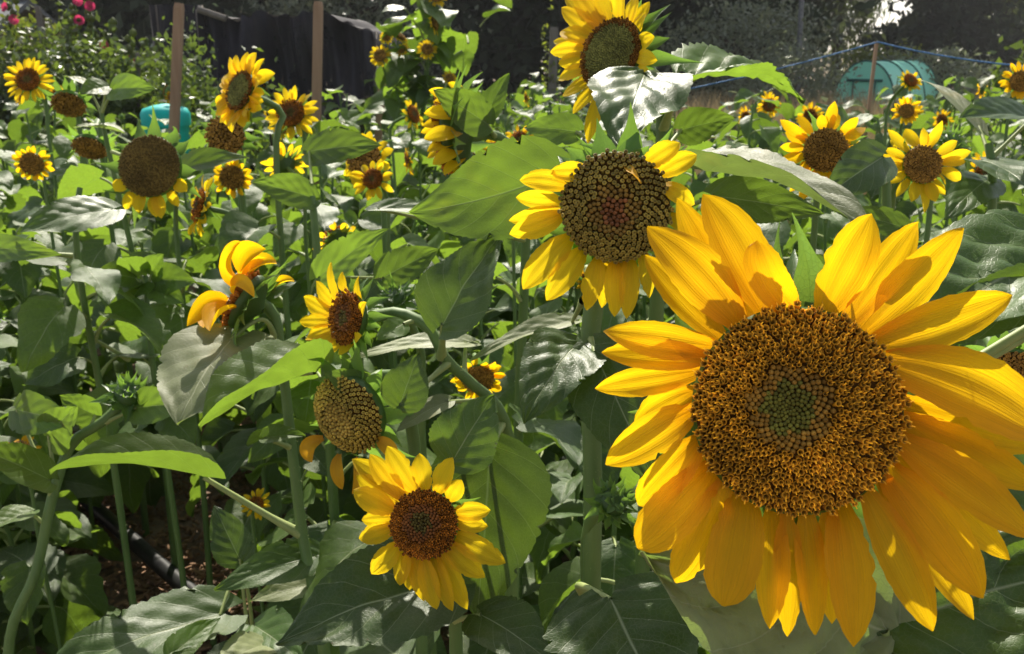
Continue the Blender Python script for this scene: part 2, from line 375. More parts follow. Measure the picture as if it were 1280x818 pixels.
def frame(n):
    n = nz(n); e1 = np.cross(Z, n)
    e1 = nz(e1) if np.linalg.norm(e1) > .05 else A(1, 0, 0)
    return e1, np.cross(n, e1), n
def florets_geo(Rd, dome, count, style, seed, offc=(0, 0), ex_=.5):
    r = np.random.default_rng(seed); V = []; F = []; Cc = []; o = 0
    for i in range(count):
        f_ = (i+.5)/count; q = f_**ex_; th = i*2.399963
        qx = q*math.cos(th)+offc[0]*(1-q*q); qy = q*math.sin(th)+offc[1]*(1-q*q)
        kind, c = style(q + r.normal(0, .03)); v, f, s = FLO[kind]
        sp = Rd*1.05*math.sqrt(2*math.pi*q*ex_*f_**(ex_-1)/count)
        sc = sp*{'tube': 1.0, 'bud': 1.12, 'seed': 1.14}[kind]
        h = dome*(1-q*q) - .28*dome*math.exp(-(q/.28)**2)
        pos = A(qx*Rd*.97, qy*Rd*.97, h)
        jt = 1 if kind == 'tube' else .3; pos = pos + A(*r.normal(0, .09*jt*sp, 2), 0)
        nrm = nz(A(qx*(2*dome/Rd+.25), qy*(2*dome/Rd+.25), 1)+r.normal(0, .13, 3))
        rad = nz(A(qx, qy, 0)+1e-6); ex = nz(rad-nrm*np.dot(rad, nrm)); a = r.normal(0, .5)
        ey = np.cross(nrm, ex); ex, ey = ex*math.cos(a)+ey*math.sin(a), ey*math.cos(a)-ex*math.sin(a)
        sc = sc*(1+jt*r.uniform(-.18, .12)); hs = sc*(1.15 if kind == 'tube' else .95)*(1+jt*r.uniform(-.35, .3))
        V.append(pos + v[:, :1]*sc*ex + v[:, 1:2]*sc*ey + v[:, 2:]*hs*nrm); F.append(f+o); o += len(v)
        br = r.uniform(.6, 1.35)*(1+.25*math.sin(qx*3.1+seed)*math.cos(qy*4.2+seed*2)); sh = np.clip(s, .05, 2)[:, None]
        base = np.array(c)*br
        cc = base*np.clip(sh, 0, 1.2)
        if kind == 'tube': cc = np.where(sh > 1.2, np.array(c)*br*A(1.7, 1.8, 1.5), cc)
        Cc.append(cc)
    return np.vstack(V), np.vstack(F), np.vstack(Cc)
def lathe(prof, sides, lumps=None):
    a = np.linspace(0, 2*math.pi, sides, endpoint=False)
    V = np.array([[r*math.cos(q), r*math.sin(q), z] for r, z in prof for q in a]); return V, grid_faces(sides, len(prof), wrap=True)
_fcache = {}
def to_world(V, n):
    e1, e2, n = frame(n); return V[:, :1]*e1 + V[:, 1:2]*e2 + V[:, 2:]*n
def head(parent, c, n, Rd, style='young', count=180, dome=.16, seed=0, sides=24, offc=(0, 0), thick=.55, ex_=.5):
    """flower_head part: green receptacle + disc, with its florets as sub-part"""
    n = nz(n); dm = dome*Rd
    prof = [(Rd*.14, -Rd*thick*1.25), (Rd*.3, -Rd*thick), (Rd*.75, -Rd*thick*.72), (Rd*.98, -Rd*.22), (Rd*1.0, -Rd*.06), (Rd*.97, 0)]
    pd = [(Rd*q, dm*(1-q*q) - .28*dm*math.exp(-(q/.28)**2)) for q in (.97, .8, .6, .4, .2, .02)]
    V, F = lathe(prof+pd, sides); mi = (np.arange(len(F))//sides >= len(prof)-1).astype(int)
    ho = obj('flower_head', mesh('flower_head', to_world(V, n), F, [M_BRACT, M_DISC if count else M_BRACT], mi=mi), parent, c)
    if count:
        V, F, cc = florets_geo(Rd, dm, count, STYLES[style], seed, offc, ex_)
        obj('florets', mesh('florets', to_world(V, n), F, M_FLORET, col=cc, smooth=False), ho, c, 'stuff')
    return ho
def bracts(ho, c, n, Rd, k=14, ln=.9, seed=0, single=False, spread=.55, wd=.5):
    r = np.random.default_rng(seed+77); e1, e2, n = frame(n); parts = []
    for i in range(k):
        a = (i+r.uniform(-.3, .3))*6.283/k; d = e1*math.cos(a)+e2*math.sin(a)
        b = c + d*Rd*.86 - n*Rd*.36; L = Rd*ln*r.uniform(.75, 1.35)
        t = b + d*L*r.uniform(.75, 1) + n*L*r.uniform(-.5, spread) + r.normal(0, .12, 3)*L
        ct = b + d*L*.55 - n*L*.12
        g = blade_geo(b, ct, t, n, Rd*wd, BRACT, nu=5, nv=8, cup=.35, seed=seed+i)
        if single:
            obj('bract', mesh('bract', g[0]-b, g[1], M_BRACT, g[2]), ho, b)
        else: parts.append(g)
    if parts:
        V, F = join([(g[0]-c, g[1]) for g in parts]); obj('bract_ring', mesh('bract_ring', V, F, M_BRACT, np.vstack([g[2] for g in parts])), ho, c)
def ray_petals(ho, c, n, Rd, specs, mat_=None, seed=0):
    """specs: (base px,py, tip px,py, width px, forward of tip in Rd, bulge in Rd, side bow px, prof)"""
    n = nz(n)
    for i, s in enumerate(specs):
        bx, by, tx, ty, wpx = s[:5]; fw, bu, bow, rnd, mt = (list(s[5:])+[.0, .12, 0, 0, None][len(s)-5:])[:5]
        r = np.random.default_rng(seed+i)
        pb = ray_plane(bx, by, c, n); d = nz(pb-c - n*np.dot(pb-c, n)); b = c + d*min(np.linalg.norm(pb-c), Rd*.96) - n*Rd*(.10+.06*(i % 3))
        t = ray_plane(tx, ty, c+n*fw*Rd, n); ax = nz(t-b); sd = np.cross(ax, n)
        dep = np.dot((b+t)/2-CAM, FWD); ct = (b+t)/2 + n*bu*Rd + sd*bow*dep/FPX
        W = wpx*.92*dep/FPX
        blade('petal', b, ct, t, n, W, PETALR if rnd else PETAL, mt or mat_ or M_PET, ho, nu=11, nv=20,
              cup=r.uniform(.0, .32), ridge=.024, teeth=.035, roll=(r.uniform(-9, 9), r.uniform(-24, 24)) if mt is None else (10, 75), wave=r.uniform(.01, .045) if mt is None else .12, seed=seed*31+i)
def rand_petals(ho, c, n, Rd, k=20, ln=1.3, wd=.45, gap=None, droop=0.0, seed=0, mat_=None, single=True, layers=2, nu=5, nv=9, irr=.25, only=None):
    r = np.random.default_rng(seed+5); e1, e2, n = frame(n); parts = []
    for i in range(k):
        a = (i+r.uniform(-.35, .35))*6.283/k
        if only and not (only[0] <= math.degrees(a) % 360 <= only[1]): continue
        if gap and gap[0] <= math.degrees(a) % 360 <= gap[1]: continue
        d = e1*math.cos(a)+e2*math.sin(a); L = Rd*ln*r.uniform(1-irr, 1+irr*.6)
        b = c + d*Rd*.93 - n*Rd*(.08+.1*(i % layers))
        up_ = r.normal(.12, irr) - (.1 if i % layers else 0)
        t = b + d*L*math.cos(up_*.8) + n*L*math.sin(up_*.8) - Z*L*droop*r.uniform(.4, 1.2) + r.normal(0, irr*.3, 3)*L
        ct = (b+t)/2 + n*L*r.normal(.10, irr*.4) + Z*L*droop*.35
        g = blade_geo(b, ct, t, n, Rd*wd*r.uniform(.8, 1.2), PETAL, nu=nu, nv=nv, cup=r.uniform(0, .5), ridge=.012, roll=(r.normal(0, 12), r.normal(0, 35*irr*2)), seed=seed+i)
        if single: obj('petal', mesh('petal', g[0]-b, g[1], mat_ or M_PETY, g[2]), ho, b)
        else: parts.append(g)
    if parts:
        V, F = join([(g[0]-c, g[1]) for g in parts]); obj('petal_ring', mesh('petal_ring', V, F, mat_ or M_PETY, np.vstack([g[2] for g in parts])), ho, c)

def plant_at(p, label, cat='sunflower', name='sunflower', group=None):
    return thing(name, label, cat, (p[0], p[1], 0), group)
def hairs(stem_parent, pts, rad, count, seed, ln=.0028):
    r = np.random.default_rng(seed); c = spline(pts, 60); T = nz(np.gradient(c, axis=0)); V = []; F = []
    rr = np.interp(np.linspace(0, 1, 60), np.linspace(0, 1, len(rad)), rad)
    for i in range(count):
        k = r.integers(0, 60); d = nz(np.cross(T[k], r.normal(0, 1, 3))); b = c[k]+d*rr[k]*.98+T[k]*r.uniform(-.5, .5)*np.linalg.norm(c[1]-c[0])
        s = nz(np.cross(d, T[k]))*.00022; o = len(V); t = b+d*ln*r.uniform(.5, 1.3)+r.normal(0, .0006, 3)
        V += [b-s, b+s, t+s*.2, t-s*.2]; F.append((o, o+1, o+2, o+3))
    b = np.asarray(pts[0], float); obj('stem_hairs', mesh('stem_hairs', np.array(V)-b, np.array(F), M_PETI, smooth=False), stem_parent, b, 'stuff')
def stem(pl, pts, rad, sides=10, n=28, hair=0, name='stem'):
    s = tube(name, pts, rad, M_STEM, pl, sides, n, .05)
    if hair: hairs(s, pts, np.atleast_1d(rad), hair, len(pts)*7+hair)
    return s
def down(p, dx=0, dy=0):      # the foot of a stem under point p
    return A(p[0]+dx, p[1]+dy, -.02)
def leaf(pl, b, t, wpx, n, fold=18, sag=.06, m=None, pet=None, prad=.0028, corr=.018, cup=.0, wave=.04, roll=(0, 0), hi=True, teeth=.032, heart=.12, asym=0, seed=None, bow=0):
    """b, t: (px, py, depth); n in camera axes; pet: list of (px,py,depth) leading from the stem to the blade"""
    pb = P(*b); pt = P(*t); nn = C(*n); L = np.linalg.norm(pt-pb); dep = (b[2]+t[2])/2
    ct = (pb+pt)/2 + nn*L*sag*2 + np.cross(nz(pt-pb), nn)*L*bow
    seed = seed if seed is not None else int(b[0]*3+b[1]*7) % 9973
    k = dict(nu=21, nv=44) if hi else dict(nu=13, nv=24)
    o = blade('leaf', pb, ct, pt, nn, wpx*dep/FPX, LEAF, m or M_LEAF, pl, fold=fold, corr=corr, cup=cup, wave=wave, teeth=teeth, heart=heart, roll=roll, asym=asym, seed=seed, **k)
    if pet is not None:
        pp = [P(*q) if isinstance(q, tuple) else np.asarray(q) for q in pet]
        d0 = nz(ct-pb); pp = [np.asarray(q, float) for q in pp] + [pb + d0*L*.02]
        V, F, uv = tube_geo(pp, [prad*1.9, prad*1.1, prad, prad*.8], 7, 14); b0 = pp[0]
        obj('petiole', mesh('petiole', V-b0, F, M_PETI, uv), o, b0)
    return o

# ------------------------------------------------------------------ shared leaf shapes for the plants of the field
def canon_leaf(seed, m):
    r = np.random.default_rng(seed); lp = r.uniform(.35, .6); up_ = r.uniform(.25, .8); dr = r.uniform(.1, 1.0)
    b = A(lp*math.cos(up_), 0, lp*math.sin(up_)); d = A(math.cos(dr), r.normal(0, .15), -math.sin(dr))
    t = b + d; n = nz(A(math.sin(dr), r.normal(0, .25), math.cos(dr)))
    ct = (b+t)/2 + n*r.uniform(.08, .24)
    V, F, uv = blade_geo(b, ct, t, n, r.uniform(.72, .95), LEAF, nu=11, nv=20, fold=r.uniform(2, 32), corr=.03, wave=r.uniform(.03, .09), teeth=.04, heart=.12, seed=seed)
    V2, F2, uv2 = tube_geo([A(0, 0, 0), A(lp*.5*math.cos(up_), 0, lp*.62*math.sin(up_)), b+d*.03], [.034, .022, .02], 5, 7)
    return mesh('leaf', np.vstack([V, V2]), np.vstack([F, F2+len(V)]), [m, M_PETI], np.vstack([uv, uv2]), mi=[0]*len(F)+[1]*len(F2))
LEAVES = [canon_leaf(s, M_LEAFD if s % 3 == 0 else M_LEAF) for s in range(14)]
def canon(parent, p, az, size, tilt=0, k=None):
    o = obj('leaf', LEAVES[(k if k is not None else random.randrange(len(LEAVES)))], parent, p)
    o.rotation_euler = (random.gauss(0, .12), tilt, az); o.scale = (size,)*3; return o
def dress(pl, pts, n, size, lo=.15, hi=.93, seed=0, az0=None, grow=.6):
    """put n leaves on a stem, spiralling upwards"""
    r = np.random.default_rng(seed); random.seed(seed+3); c = spline(pts, 50); a = az0 if az0 is not None else r.uniform(0, 6.28)
    for i in range(n):
        f = lo+(hi-lo)*(i+.5)/n; p = c[int(f*49)]
        canon(pl, p, a, size*(1-grow*max(0, f-.45))*r.uniform(.75, 1.15), r.normal(.05, .22)); a += 2.4+r.normal(0, .25)
def auto_stem(c, n, Rd, foot=None, rise=.10, back=.07):
    n = nz(n); f = foot if foot is not None else A(c[0]-n[0]*.08, c[1]-n[1]*.08, -.02)
    top = c - n*Rd*.6; bend = c - n*(Rd+back) - Z*.012; neck = A((bend[0]*2+f[0])/3, (bend[1]*2+f[1])/3, bend[2]-rise)
    return [f, f*.5+neck*.5+A(.01, 0, 0), neck, bend, top]
def flower_plant(label, px, py, d, n, Rpx, style='young', pet=dict(k=20), mat_=None, nleaf=7, lsize=.17, seed=0, foot=None, srad=None, br=dict(k=12), dome=.16, count=130, rise=.10, hair=0, group=None, lo=.2):
    c = P(px, py, d); n = C(*n); Rd = Rpx*d/FPX
    st = auto_stem(c, n, Rd, foot, rise); pl = plant_at(st[0], label, group=group)
    sr = srad or max(.004, Rd*.17); stem(pl, st, [sr*1.5, sr*1.2, sr, sr*.9, sr*1.1], 8, 30, hair)
    ho = head(pl, c, n, Rd, style, count, dome, seed)
    if br: bracts(ho, c, n, Rd, seed=seed, **br)
    if pet: rand_petals(ho, c, n, Rd, seed=seed, mat_=mat_, **pet)
    if nleaf: dress(pl, st[:4], nleaf, lsize, lo, .82, seed)
    return pl, ho, c, n, Rd, st

# ------------------------------------------------------------------ A: the big flower, right
cA = P(998, 512, .55); nA = C(-.07, .10, 1); RA = 131*.55/FPX
footA = A(P(1040, 700, .68)[0], P(1040, 700, .68)[1]+.08, -.02)
stA = [footA, footA+A(.0, .0, .65), A(footA[0]-.005, footA[1]-.02, cA[2]-.10), cA-nA*.085+Z*.01, cA-nA*RA*.6]
pA = plant_at(footA, 'huge golden sunflower facing the camera, largest flower in the picture, lower right')
stem(pA, stA, [.014, .013, .011, .010, .012], 14, 30, 500)
hA = head(pA, cA, nA, RA, 'hero', 980, .13, 1, 48, (-.13, .0), ex_=.64)
bracts(hA, cA, nA, RA, 20, .75, 4, True, .1)
SA = [ # base, tip, width, forward, bulge, bow, rounded
 (962,392, 879,243, 74, -.25, .10, 10), (1003,390, 946,301, 52, .10, .30, -34, 1), (932,402, 846,248, 50, -.45, .05, 0),
 (925,402, 809,284, 74, .05, .20, 8), (905,420, 806,319, 46, -.25, .08, -6), (893,428, 754,414, 50, -.05, .15, -6),
 (883,445, 752,441, 46, -.15, .08, 0), (876,462, 744,486, 42, -.2, .05, 0), (871,488, 793,533, 44, -.3, .05, 8),
 (871,512, 757,581, 58, .05, .16, 4), (880,548, 798,632, 54, -.1, .12, 0, 1), (900,582, 797,686, 70, .12, .16, 0, 1),
 (912,598, 845,729, 56, -.2, .06, 0, 1), (935,612, 904,758, 74, .15, .16, 0, 1), (972,632, 962,786, 46, -.1, .10, 0),
 (986,636, 984,796, 42, -.3, .05, 0), (1012,636, 1019,794, 46, -.18, .08, 0), (1056,626, 1067,809, 64, .2, .2, 0),
 (1084,612, 1166,789, 58, .0, .14, 0), (1104,592, 1217,775, 54, -.25, .06, 0), (1112,582, 1228,748, 74, .12, .18, -6),
 (1124,548, 1292,673, 66, .05, .16, -4), (1129,520, 1300,612, 56, -.15, .06, 0), (1128,500, 1312,562, 58, -.28, .03, 0),
 (1108,452, 1306,545, 100, .18, .30, -22, 1), (1096,426, 1265,369, 62, .0, .15, 6), (1084,414, 1204,285, 62, -.1, .12, 4),
 (1062,402, 1148,278, 56, -.25, .08, 0), (1032,394, 1090,268, 68, -.05, .18, -4),
 (890,560, 815,660, 50, -.4, .0, 0), (1040,632, 1040,780, 44, -.4, .0, 0), (1120,562, 1262,700, 52, -.4, .0, 0), (945,396, 862,270, 52, -.55, .0, 0)]
ray_petals(hA, cA, nA, RA, SA, M_PET, 100)
# tall bract rising between the top petals
bb = P(1012, 378, .575); blade('bract', bb, P(1016, 330, .58), P(990, 266, .575), C(0, .1, 1), .026, BRACT, M_BRACT, hA, nu=7, nv=14, cup=.4, seed=3)
bb = P(972, 340, .59); blade('bract', bb, P(968, 310, .59), P(975, 276, .59), C(0, .1, 1), .008, BRACT, M_BRACT, hA, nu=5, nv=8, cup=.4, seed=4)
bb = P(1135, 400, .58); blade('bract', bb, P(1150, 350, .58), P(1153, 300, .58), C(0, .1, 1), .010, BRACT, M_BRACT, hA, nu=5, nv=8, cup=.4, seed=5)
bb = P(1040, 392, .58); blade('bract', bb, P(1046, 340, .585), P(1042, 297, .58), C(0, .1, 1), .014, BRACT, M_BRACT, hA, nu=5, nv=8, cup=.4, seed=6)
sA = stA[2]
leaf(pA, (1345, 325, .66), (1085, 448, .60), 260, (.05, .93, .36), fold=16, sag=.05, m=M_LEAFD, corr=.05, pet=[sA, (1400, 330, .70)], prad=.004, wave=.03)
leaf(pA, (1110, 790, .63), (800, 690, .61), 320, (.05, .52, .88), fold=8, sag=.05, m=M_LEAFP, corr=.06, pet=[footA+Z*.75, (1120, 860, .66)], prad=.004)
leaf(pA, (1068, 792, .64), (1370, 705, .64), 260, (0, .55, .85), fold=10, sag=.05, m=M_LEAFD, corr=.055, pet=[footA+Z*.72, (1060, 870, .66)], prad=.004)
leaf(pA, (1310, 352, .64), (1095, 446, .62), 74, (-.15, .12, 1), fold=10, sag=.04, pet=[sA, (1400, 345, .70)], prad=.003, wave=.03)
leaf(pA, (1150, 640, .72), (1350, 590, .74), 150, (.1, .5, .8), fold=12, m=M_LEAFD, pet=[sA-Z*.05], corr=.025)

# ------------------------------------------------------------------ B: drooping seed flower behind it
cB = P(770, 258, .86); nB = C(-.06, -.02, 1); RB = 69*.86/FPX
fB = P(740, 640, .93); fB = A(fB[0], fB[1]+.02, -.02); stB = [fB, P(741, 620, .935), P(738, 420, .925), P(752, 330, .925), P(766, 270, .90), cB-nB*RB*.6]
pB = plant_at(fB, 'sunflower with dark seed-filled disc and ragged drooping petals, in front of the topmost bloom')
stem(pB, stB, [.0105, .0105, .010, .009, .009, .011], 12, 36, 700)
hB = head(pB, cB, nB, RB, 'seed', 430, .26, 2, 36, (-.05, -.15))
bracts(hB, cB, nB, RB, 18, .7, 9, True, .1)
SB = [(736,210, 688,214, 28, .05, .25, -8), (712,232, 650,226, 30, .1, .3, 6), (703,250, 645,247, 26, -.3, .1, 0), (702,268, 637,293, 34, .0, .2, -4),
 (714,296, 654,362, 40, .1, .25, 6), (730,310, 683,376, 36, .15, .2, 0), (749,320, 733,388, 30, .1, .2, 0), (768,324, 768,396, 28, .15, .2, 0),
 (789,318, 783,399, 28, .12, .2, 0), (804,311, 812,373, 22, -.1, .1, 0), (826,290, 866,318, 28, -.1, .1, 0), (836,268, 880,296, 26, -.2, .1, 0),
 (832,228, 868,256, 26, .25, .4, 6), (824,216, 871,194, 30, .0, .3, 0), (803,208, 850,179, 30, .1, .35, 0), (778,203, 801,230, 13, .45, .3, 0, 0, M_PETO), (707,262, 636,276, 24, -.35, .0, 0),
 (760, 322, 752, 385, 24, -.3, 0, 0), (778, 322, 776, 384, 24, -.3, 0, 0)]
ray_petals(hB, cB, nB, RB, SB, M_PETY, 300)
for k, (x0, y0, x1, y1, w) in enumerate([(785, 200, 788, 128, .026), (765, 196, 722, 180, .02), (812, 205, 840, 160, .018), (742, 206, 720, 170, .014)]):
    bb = P(x0, y0, .90); blade('bract', bb, P((x0+x1)/2+4, (y0+y1)/2-4, .89), P(x1, y1, .875), C(0, .2, 1), w, BRACT, M_BRACT, hB, nu=7, nv=12, cup=.3, seed=50+k)
jB = stB[2]
leaf(pB, (696, 218, 1.02), (512, 266, 1.10), 122, (-.05, .05, 1), fold=8, sag=.03, pet=[stB[2]+Z*.05, (722, 300, 1.0)], wave=.03, corr=.012, bow=-.08)
leaf(pB, (722, 430, .90), (655, 530, .84), 104, (.05, .80, .6), fold=10, sag=.1, m=M_LEAFD, corr=.03, pet=[stB[2]-Z*.03])
leaf(pB, (742, 438, .89), (822, 610, .84), 112, (-.2, .32, .9), fold=12, sag=.05, m=M_LEAFD, pet=[stB[2]-Z*.0])
leaf(pB, (762, 748, .80), (830, 900, .74), 210, (0, .55, .8), fold=8, m=M_LEAFD, corr=.02, pet=[stB[1]-Z*.12, (725, 732, .86)], prad=.0035)
leaf(pB, (718, 402, 1.22), (588, 452, 1.2), 42, (0, .85, .45), fold=20, m=M_LEAFP, pet=[stB[2]+A(0, .1, .01)])
leaf(pB, (612, 566, 1.03), (596, 775, 1.03), 158, (.15, .5, .85), fold=10, sag=.06, m=M_LEAFD, corr=.018, pet=[P(640, 556, 1.19)])
dress(pB, [fB, fB+Z*.5], 4, .2, .4, 1, 21)

# ------------------------------------------------------------------ C: topmost flower
cC = P(763, 68, 1.14); nC = C(-.66, .12, .74); RC = 46*1.14/FPX
fC = A(P(830, 200, 1.2)[0], P(830, 200, 1.2)[1]+.03, -.02); stC = [fC, A(fC[0], fC[1], .8), P(829, 190, 1.2), P(826, 120, 1.2), P(800, 75, 1.19), cC-nC*RC*.6]
pC = plant_at(fC, 'tall sunflower reaching the top edge, greenish disc, bright yellow petals turned left')
stem(pC, stC, [.013, .012, .0105, .010, .009, .01], 12, 36, 500)
hC = head(pC, cC, nC, RC, 'green', 800, .10, 3, 36); bracts(hC, cC, nC, RC, 18, 1.15, 12, True, .1)
SC = [(735,60, 688,66, 22, .0, .2), (738,48, 700,40, 24, .1, .2), (742,36, 702,10, 26, .0, .2), (748,28, 716,-14, 26, -.1, .1), (758,24, 745,-28, 26, 0, .1),
 (770,26, 775,-25, 24, 0, .1), (782,32, 797,-10, 24, 0, .1), (788,42, 808,16, 22, 0, .1), (792,58, 818,46, 24, .1, .2), (793,70, 822,76, 22, .2, .2), (790,84, 812,96, 20, .2, .2),
 (734,72, 698,80, 22, .1, .2), (736,84, 698,100, 22, .0, .2), (738,94, 703,120, 24, -.1, .1), (744,102, 716,142, 22, 0, .1), (752,108, 735,180, 22, .1, .1), (764,112, 762,170, 24, 0, .1),
 (776,108, 785,170, 22, 0, .1), (735,54, 692,52, 20, -.3, .1), (745,30, 706,-4, 22, -.4, .0), (786,100, 800,130, 20, 0, .1), (752, 26, 730, -24, 24, -.3, 0), (785, 36, 812, 2, 22, -.3, 0)]
ray_petals(hC, cC, nC, RC, SC, M_PETY, 400)
leaf(pC, (806, 92, 1.08), (776, 184, .95), 132, (-.05, .60, .8), fold=5, sag=.05, m=M_LEAFD, corr=.03, heart=.02, pet=[P(826, 130, 1.2), (822, 92, 1.12)], wave=.06)
leaf(pC, (866, 98, 1.10), (1006, 128, 1.16), 120, (.1, .93, .35), fold=24, sag=.09, corr=.05, asym=-.28, pet=[P(828, 165, 1.2), (846, 122, 1.14)], prad=.004, teeth=.09)
leaf(pC, (850, 163, 1.24), (918, 148, 1.22), 48, (0, .05, 1), fold=8, pet=[P(830, 190, 1.2)])
leaf(pC, (845, 214, 1.0), (1092, 290, .82), 125, (.08, .96, .30), fold=30, sag=.07, m=M_LEAFP, corr=.03, pet=[P(829, 240, 1.2), (836, 222, 1.08)], prad=.004)
leaf(pC, (890, 245, 1.02), (1030, 268, .95), 60, (.05, .0, 1), fold=6, sag=.06, pet=[P(829, 270, 1.2)])
leaf(pC, (722, 165, 1.32), (655, 160, 1.36), 44, (0, .1, 1), fold=10, pet=[P(829, 230, 1.2)], hi=False)
dress(pC, [fC, fC+Z*1.0], 6, .2, .4, 1, 22)

# ------------------------------------------------------------------ D: flower seen from the side, turned left
cD = P(562, 168, 1.48); nD = C(-.95, -.05, -.20); RD = 47*1.48/FPX
fD = A(P(648, 260, 1.6)[0], P(648, 260, 1.6)[1], -.02); stD = [fD, A(fD[0], fD[1], .8), P(655, 240, 1.6), P(640, 186, 1.56), P(612, 168, 1.52), P(590, 172, 1.5), cD-nD*RD*.5]
pD = plant_at(fD, 'sunflower in side view turned left, crooked neck, one broad leaf folded over it')
stem(pD, stD, [.011, .011, .0095, .009, .0085, .008, .009], 10, 40, 300)
hD = head(pD, cD, nD, RD, 'young', 200, .15, 4, 30); bracts(hD, cD, nD, RD, 16, .95, 14, True, -.1)
for k, (x0, y0, x1, y1, w, dz) in enumerate([(578, 132, 536, 113, 22, 0), (580, 138, 541, 128, 24, .02), (578, 146, 530, 142, 26, -.02), (576, 156, 528, 158, 26, .0), (576, 166, 530, 174, 28, -.03), (576, 176, 534, 190, 28, .0), (577, 188, 541, 206, 26, -.02), (580, 198, 555, 219, 24, .0), (582, 204, 568, 222, 20, .03), (584, 124, 560, 104, 18, .04), (576, 162, 526, 166, 26, .05), (578, 182, 534, 198, 26, .05)]):
    b = P(x0, y0, 1.47+dz); blade('petal', b, P((x0+x1)/2, (y0+y1)/2-5, 1.42+dz), P(x1, y1, 1.42+dz), C(-.25, .15, 1), w*.74*1.45/FPX, PETAL, M_PETY, hD, nu=9, nv=16, cup=.25, ridge=.016, roll=(-8+4*(k % 5), 14*(-1)**k), seed=640+k)
leaf(pD, (610, 156, 1.44), (541, 112, 1.40), 52, (-.05, .1, 1), fold=6, sag=.06, pet=[P(618, 170, 1.52)])
leaf(pD, (606, 150, 1.46), (637, 92, 1.46), 36, (-.3, .1, 1), fold=14, pet=[P(614, 168, 1.52)])
leaf(pD, (470, 262, 1.35), (585, 275, 1.4), 34, (0, .8, .6), fold=15, pet=[P(655, 300, 1.6)], m=M_LEAFD)
dress(pD, stD[:3], 6, .2, .3, .9, 23)

# ------------------------------------------------------------------ N: half turned flower on a bent neck; its leaves
cN = P(434, 398, 1.14); nN = C(-.72, .08, .72); RN = 33*1.14/FPX
fN = A(P(640, 560, 1.2)[0], P(640, 560, 1.2)[1]+.05, -.02)
stN = [fN, A(fN[0]-.005, fN[1], .55), P(628, 520, 1.18), P(588, 478, 1.16), P(556, 448, 1.14), P(538, 412, 1.14), P(500, 392, 1.15), P(466, 396, 1.16), cN-nN*RN*.5]
pN = plant_at(fN, 'small yellow sunflower half turned left on a bent neck, above the ripe seed head')
stem(pN, stN, [.012, .0115, .011, .011, .009, .0075, .007, .0065, .008], 12, 48, 500)
hN = head(pN, cN, nN, RN, 'young', 190, .16, 5, 30); bracts(hN, cN, nN, RN, 16, .9, 15, True, .1)
SN = [(420,372, 414,328, 22, .2, .3), (432,368, 428,340, 18, 0, .2), (412,380, 395,352, 24, .2, .3), (404,392, 380,372, 24, .2, .3), (402,404, 374,402, 20, .25, .3),
      (406,414, 382,424, 20, .2, .3), (414,424, 392,440, 22, .2, .3), (424,430, 400,444, 20, .1, .2), (446,378, 449,345, 18, .0, .2), (440,426, 452,420, 16, .3, .2), (450,396, 458,378, 16, .3, .3), (436,430, 424,444, 18, .0, .2)]
ray_petals(hN, cN, nN, RN, SN, M_PETY, 500)
leaf(pN, (553, 407, 1.08), (626, 294, 1.08), 112, (-.30, .50, .78), fold=12, sag=.05, corr=.022, m=M_LEAFD, pet=[P(552, 446, 1.14)], prad=.004)
leaf(pN, (585, 428, 1.19), (436, 450, 1.16), 40, (0, .85, .5), fold=10, m=M_LEAFP, pet=[P(580, 470, 1.16)])
leaf(pN, (500, 507, 1.06), (524, 442, 1.06), 62, (0, .2, 1), fold=8, m=M_LEAFD, pet=[P(560, 455, 1.14)])
leaf(pN, (505, 405, 1.13), (470, 425, 1.10), 30, (0, .3, 1), fold=8, pet=[P(520, 400, 1.145)], hi=False)
leaf(pN, (566, 576, .99), (618, 494, 1.0), 88, (0, .45, .9), fold=8, m=M_LEAFD, pet=[P(628, 530, 1.18), (590, 590, 1.05)])
leaf(pN, (560, 502, 1.1), (496, 540, 1.08), 38, (0, .8, .5), fold=8, m=M_LEAFP, pet=[P(610, 500, 1.17)], hi=False)
dress(pN, [fN, fN+Z*.5], 5, .2, .35, 1, 24)

# ------------------------------------------------------------------ M: flower with curled petals seen from behind; pale leaf below it
cM = P(306, 376, 1.22); nM = C(-.72, .42, .02); RM = 38*1.22/FPX
fM = A(P(385, 690, 1.3)[0], P(385, 690, 1.3)[1]+.02, -.02)
stM = [fM, P(402, 790, 1.26), P(380, 680, 1.27), P(366, 570, 1.26), P(352, 450, 1.26), P(342, 392, 1.26), P(326, 378, 1.25), cM-nM*RM*.5]
pM = plant_at(fM, 'sunflower seen from behind with orange petals curled over, above a pale heart-shaped leaf')
stem(pM, stM, [.010, .010, .0095, .0085, .0075, .007, .0065, .008], 12, 48, 900)
hM = head(pM, cM, nM, RM, 'young', 120, .15, 6, 26); bracts(hM, cM, nM, RM, 18, 1.0, 16, True, -.1)
for k, (x0, y0, x1, y1, w, cx, cy, dz) in enumerate([(300,358, 300,302, 28, 276, 330, 0), (300,340, 332,312, 30, 304, 308, -.02), (306,358, 346,330, 26, 318, 322, .02), (304,352, 332,322, 22, 306, 330, .03), (284,378, 234,408, 30, 262, 372, 0),
        (288,386, 262,414, 34, 274, 384, -.03), (292,366, 318,372, 22, 296, 342, -.04), (284,392, 255,410, 28, 262, 388, .03), (330,372, 368,352, 16, 350, 346, .06)]):
    b = P(x0, y0, 1.22+dz); blade('petal', b, P(cx, cy, 1.20+dz), P(x1, y1, 1.17+dz), C(-.15, .25, 1), w*.95*1.22/FPX, PETAL, M_PET, hM, nu=9, nv=16, cup=.65, ridge=.02, wave=.05, roll=(8, 34*(-1)**k), seed=600+k)
